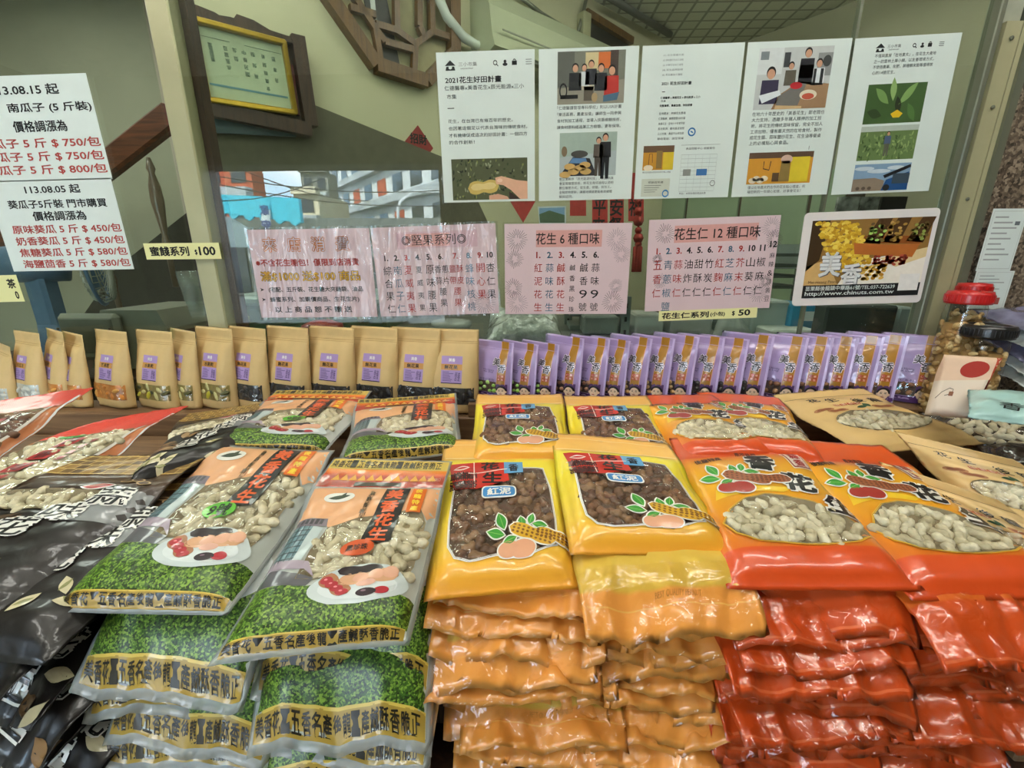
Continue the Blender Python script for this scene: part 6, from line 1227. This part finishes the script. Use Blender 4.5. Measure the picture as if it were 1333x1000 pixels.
q = MB(); q.tube([gc+MX @ Vector((.15*math.cos(t), .15*math.sin(t), 0)) for t in [6.2832*i/30 for i in range(31)]], .006, fb, 8, False); q.build('guard_ring', GRD, origin=e.location)
for k in range(3):
    t0 = 2.094*k; q = MB(); P = []; Fs = []
    for i in range(5):
        r = .02+.022*i
        for s in (-1, 1): a_ = t0+s*(.16+.09*i); P.append(gc+MX @ Vector((r*math.cos(a_), r*math.sin(a_), .012*s)))
    for i in range(4): Fs.append((2*i, 2*i+1, 2*i+3, 2*i+2))
    q.add(P+[p+MX @ Vector((0,0,.002)) for p in P], Fs+[tuple(v+10 for v in f[::-1]) for f in Fs], fb, True); q.build('blade', MOT, origin=e.location)
# cash register
e = empty('cash_register', at_y(140, 480, 1.26), 'old olive grey cash register behind the kraft pouches', 'cash register'); m_cr = mat('register_olive', '#77786a', rough=.5, var=.05); m_cp = mat('register_panel', '#56584e', rough=.5)
c, d = pxbox(68, 409, 148, 470, 1.24, .03); q = MB(); q.box(c, d, m_cr, bev=.012); DH = q.build('display_housing', e, origin=e.location); c2, d2 = pxbox(74, 415, 143, 460, 1.236, .006); q = MB(); q.box(c2, d2, m_cp, bev=.004); q.build('display_panel', DH, origin=e.location)
q = MB(); P = [at_y(x, y, 1.27) for x, y in ((130,404),(203,404),(218,428),(222,480),(120,480))]; q.prism(P, (0,0,0), (0,.26,0), m_cr); q.build('body', e, origin=e.location)
for x in (76, 143): q = MB(); q.lathe([(.004,0),(.004,.003),(.001,.004)], at_y(x, 428, 1.234), m_blk, 8, Matrix.Rotation(R(90),3,'X')); q.build('screw', DH, origin=e.location)
e = empty('side_table', at_y(120, 480, 1.4)*Vector((1,1,0)) if False else Vector((-1.25, 1.42, 0)), 'small dark table carrying the fan and the cash register', 'table'); q = MB(); zt = at_y(120, 480, 1.3).z; q.box((-1.30, 1.42, zt-.015), (1.3, .44, .03), m_dwood, bev=.004); q.build('tabletop', e, origin=e.location); q = MB(); q.box((-1.30, 1.42, (zt-.03)/2), (1.2,.36,zt-.03), m_dwood); q.build('body', e, origin=e.location)
e = empty('plastic_cup', at_y(258, 415, 1.16), 'stack of clear plastic cups beside the cream post', 'cup stack')
for i in range(4):
    A = at_y(262, 412, 1.16)+Vector((-.003*i, 0, .014*i)); q = MB(); q.lathe([(.022,0),(.030,.075),(.032,.078)], A, film_mat('cup_plastic', (.92,.95,.94), gloss=.25, bump=.3, fog=.12), 20, cap=False); q.build('cup', e, origin=e.location)
q = MB(); q.box(at_y(250, 432, 1.2), (.02,.12,.012), m_dwood, Matrix.Rotation(R(-40),3,'Y')); tag(q.build('wooden_stick', origin=at_y(250,432,1.2)), 'short dark wooden stick below the clear cups', 'stick')
# ------------------------------------------------------------------ the street behind the viewer (seen as a reflection in the glass)
def mir(x, y, Y): p = at_y(x, y, 2*GY-Y); return Vector((p.x, Y, p.z))
q = MB(); q.box((0, -32, -.12), (160, 59.4, .1), mat('asphalt', '#55585a', rough=.9)); struct(q.build('road'))
m_bw = mat('facade_white', '#cfd6d6', rough=.8, var=.05, scale=.6); m_win = mat('facade_window', '#2f3a42', rough=.2, coat=.4); m_bal = mat('balcony_grey', '#a9b2b4', rough=.8); m_brk = mat('brick_orange', '#b0573c', rough=.8); m_cream = mat('facade_cream', '#c9c2a6', rough=.8); m_tq = mat('awning_turquoise', '#38b9cf', rough=.6, var=.08, scale=1.5)
def facade(name, A, B, z1, floors, bays, m, label, dep=6, fl0=0.0, rec=True, red=()):
    A = Vector((A[0], A[1], 0)); B = Vector((B[0], B[1], 0)); u = (B-A); L = u.length; u.normalize(); n = u.cross(Vector((0,0,1)))
    if n.y < 0: n = -n
    e = empty(name, (A+B)/2, label, 'building'); M = M3(u, n, Vector((0,0,1)))
    q = MB(); q.box((A+B)/2-n*(dep/2)+Vector((0,0,z1/2)), (L, dep, z1), m, M); q.build('walls', e, origin=e.location)
    fh = (z1-fl0)/floors; bw = L/bays
    for f in range(floors):
        for b_ in range(bays):
            c = A+u*(bw*(b_+.5))+Vector((0,0,fl0+fh*(f+.55))); q = MB(); q.box(c+n*.02, (bw*.56, .06, fh*.46), m_win if (f, b_) not in red else m_brk, M); o = q.build('window', e, origin=e.location)
        q = MB(); q.box((A+B)/2+Vector((0,0,fl0+fh*f+fh*.10))+n*.35, (L*.98, .7, fh*.20), m_bal, M); q.build('balcony', e, origin=e.location)
    q = MB(); q.box((A+B)/2+Vector((0,0,z1+.2)), (L*1.01, .8, .5), m, M); q.build('cornice', e, origin=e.location)
    return e
a = mir(590, 300, -30); b = mir(428, 300, -58); zt = mir(440, 262, -52).z
facade('apartment_building', (a.x, -30), (b.x, -58), 17.5, 6, 9, m_bw, 'long white apartment block with balconies reflected in the glass above the pink sheets', dep=8, red=((1,2),(2,3),(2,5),(3,4),(1,6)))
a = mir(434, 300, -40); b = mir(400, 300, -40); facade('grey_tower', (b.x, -40), (a.x, -40), mir(420, 224, -40).z, 4, 2, mat('facade_dark_grey', '#7d8078', rough=.8), 'narrow grey building left of the white apartment block in the reflection', dep=2)
a = mir(338, 300, -24); b = mir(262, 300, -24); facade('brick_house', (b.x-1, -24), (a.x, -24), mir(300, 218, -24).z+.8, 3, 3, m_brk, 'orange brick house with cream balconies reflected above the turquoise awning', dep=1.2)
a = mir(403, 300, -34); b = mir(388, 300, -34); facade('pale_house', (b.x, -34), (a.x+1, -34), mir(395, 252, -34).z, 3, 1, m_cream, 'narrow pale house between the awning and the grey building in the reflection')
e = empty('shop_awning', mir(330, 275, -14), 'turquoise shop awning with scalloped hem reflected at the left', 'awning'); P = [mir(x, y, -14) for x, y in ((262,252),(388,258),(392,290),(262,274))]; q = MB(); q.prism(P, (0,0,0), (0,-.2,0), m_tq); q.build('canopy', e, origin=e.location)
q = MB()
for i in range(6): x = 275+20*i; P = [mir(x+dx, y+i*2.2, -14.02) for dx, y in ((0,272),(18,274),(14,280),(9,283),(4,280))]; q.prism(P, (0,0,0), (0,-.1,0), m_tq)
q.build('hem', e, origin=e.location)
q = MB(); P = [mir(x, y, -14.1) for x, y in ((276,284),(296,282),(332,304),(336,322),(280,322))]; q.prism(P, (0,0,0), (0,-.2,0), brick_mat('corrugated', '#aebfc2', '#9db0b4', '#7d9094', scale=9, msize=.06, bw=30, rh=.25, offs=0, coords='Object', coat=0)); tag(q.build('corrugated_roof', origin=P[0]), 'grey corrugated lean-to roof reflected below the turquoise awning', 'roof')
e = empty('shopfront', mir(330, 350, -15), 'dim shopfront under the turquoise awning in the reflection', 'shop'); A, B = mir(262, 300, -15), mir(560, 300, -15); q = MB(); q.box(((A.x+B.x)/2, -15.5, 1.4), (B.x-A.x+2, .4, 2.9), mat('shopfront_grey', '#6a706c', rough=.7)); q.build('wall', e, origin=e.location)
for i in range(5): q = MB(); x = A.x+(B.x-A.x)*(.1+.2*i); q.box((x, -15.27, 1.2), (1.1,.08,2.2), m_win); q.build('window', e, origin=e.location)
q = MB(); P = [mir(x, y, -13.9) for x, y in ((340,273),(351,273),(351,294),(340,294))]; q.prism(P, (0,0,0), (0,-.08,0), pw); c = sum(P, Vector())/4
for k, ch in enumerate('家安'): V, T = text_fit(ch, 0, 0, w=.34, bold=.03); q.add([Vector((c.x-x, -13.88, c.z+.26-.5*k+y)) for x, y in V], [t[::-1] for t in T], pm('#3a4a8a'))
tag(q.build('shop_sign', origin=c), 'small upright white shop sign reflected beside the turquoise awning', 'sign')
e = empty('street_lamp', mir(516, 330, -18)*Vector((1,1,0)), 'thin white street lamp with curved arm reflected before the white block', 'street lamp'); b = mir(517, 262, -18); q = MB(); q.tube([Vector((b.x,-18,-.07)), Vector((b.x,-18,b.z-.3)), Vector((b.x+.15,-18,b.z)), Vector((b.x+.7,-18,b.z+.35)), Vector((b.x+1.4,-18,b.z+.4))], .07, mat('pole_white', '#d6dada', rough=.5), 8); q.build('pole', e, origin=e.location); q = MB(); q.box((b.x+1.6,-18,b.z+.38), (.6,.2,.1), mat('pole_white', '#d6dada')); q.build('lamp_head', e, origin=e.location)
q = MB(); P = [mir(x, y, -17.9) for x, y in ((513,289),(543,289),(543,293),(513,293))]; q.prism(P, (0,0,0), (0,-.06,0), mat('sign_green', '#2f9a5a', rough=.5)); tag(q.build('street_sign', origin=P[0]), 'small green street sign on the lamp post in the reflection', 'sign')
q = MB()
for (p0, p1) in (((262,236),(575,268)),((262,226),(575,248)),((300,215),(480,262)),((262,262),(420,232))):
    a, b = mir(*p0, -12), mir(*p1, -16); pts = [a+(b-a)*t+Vector((0,0,-.25*math.sin(math.pi*t))) for t in [i/8 for i in range(9)]]; q.tube(pts, .018, m_blk, 5)
o = q.build('overhead_wires'); o['kind'] = 'stuff'; tag(o, 'thin black overhead wires crossing the reflected sky', 'wires')
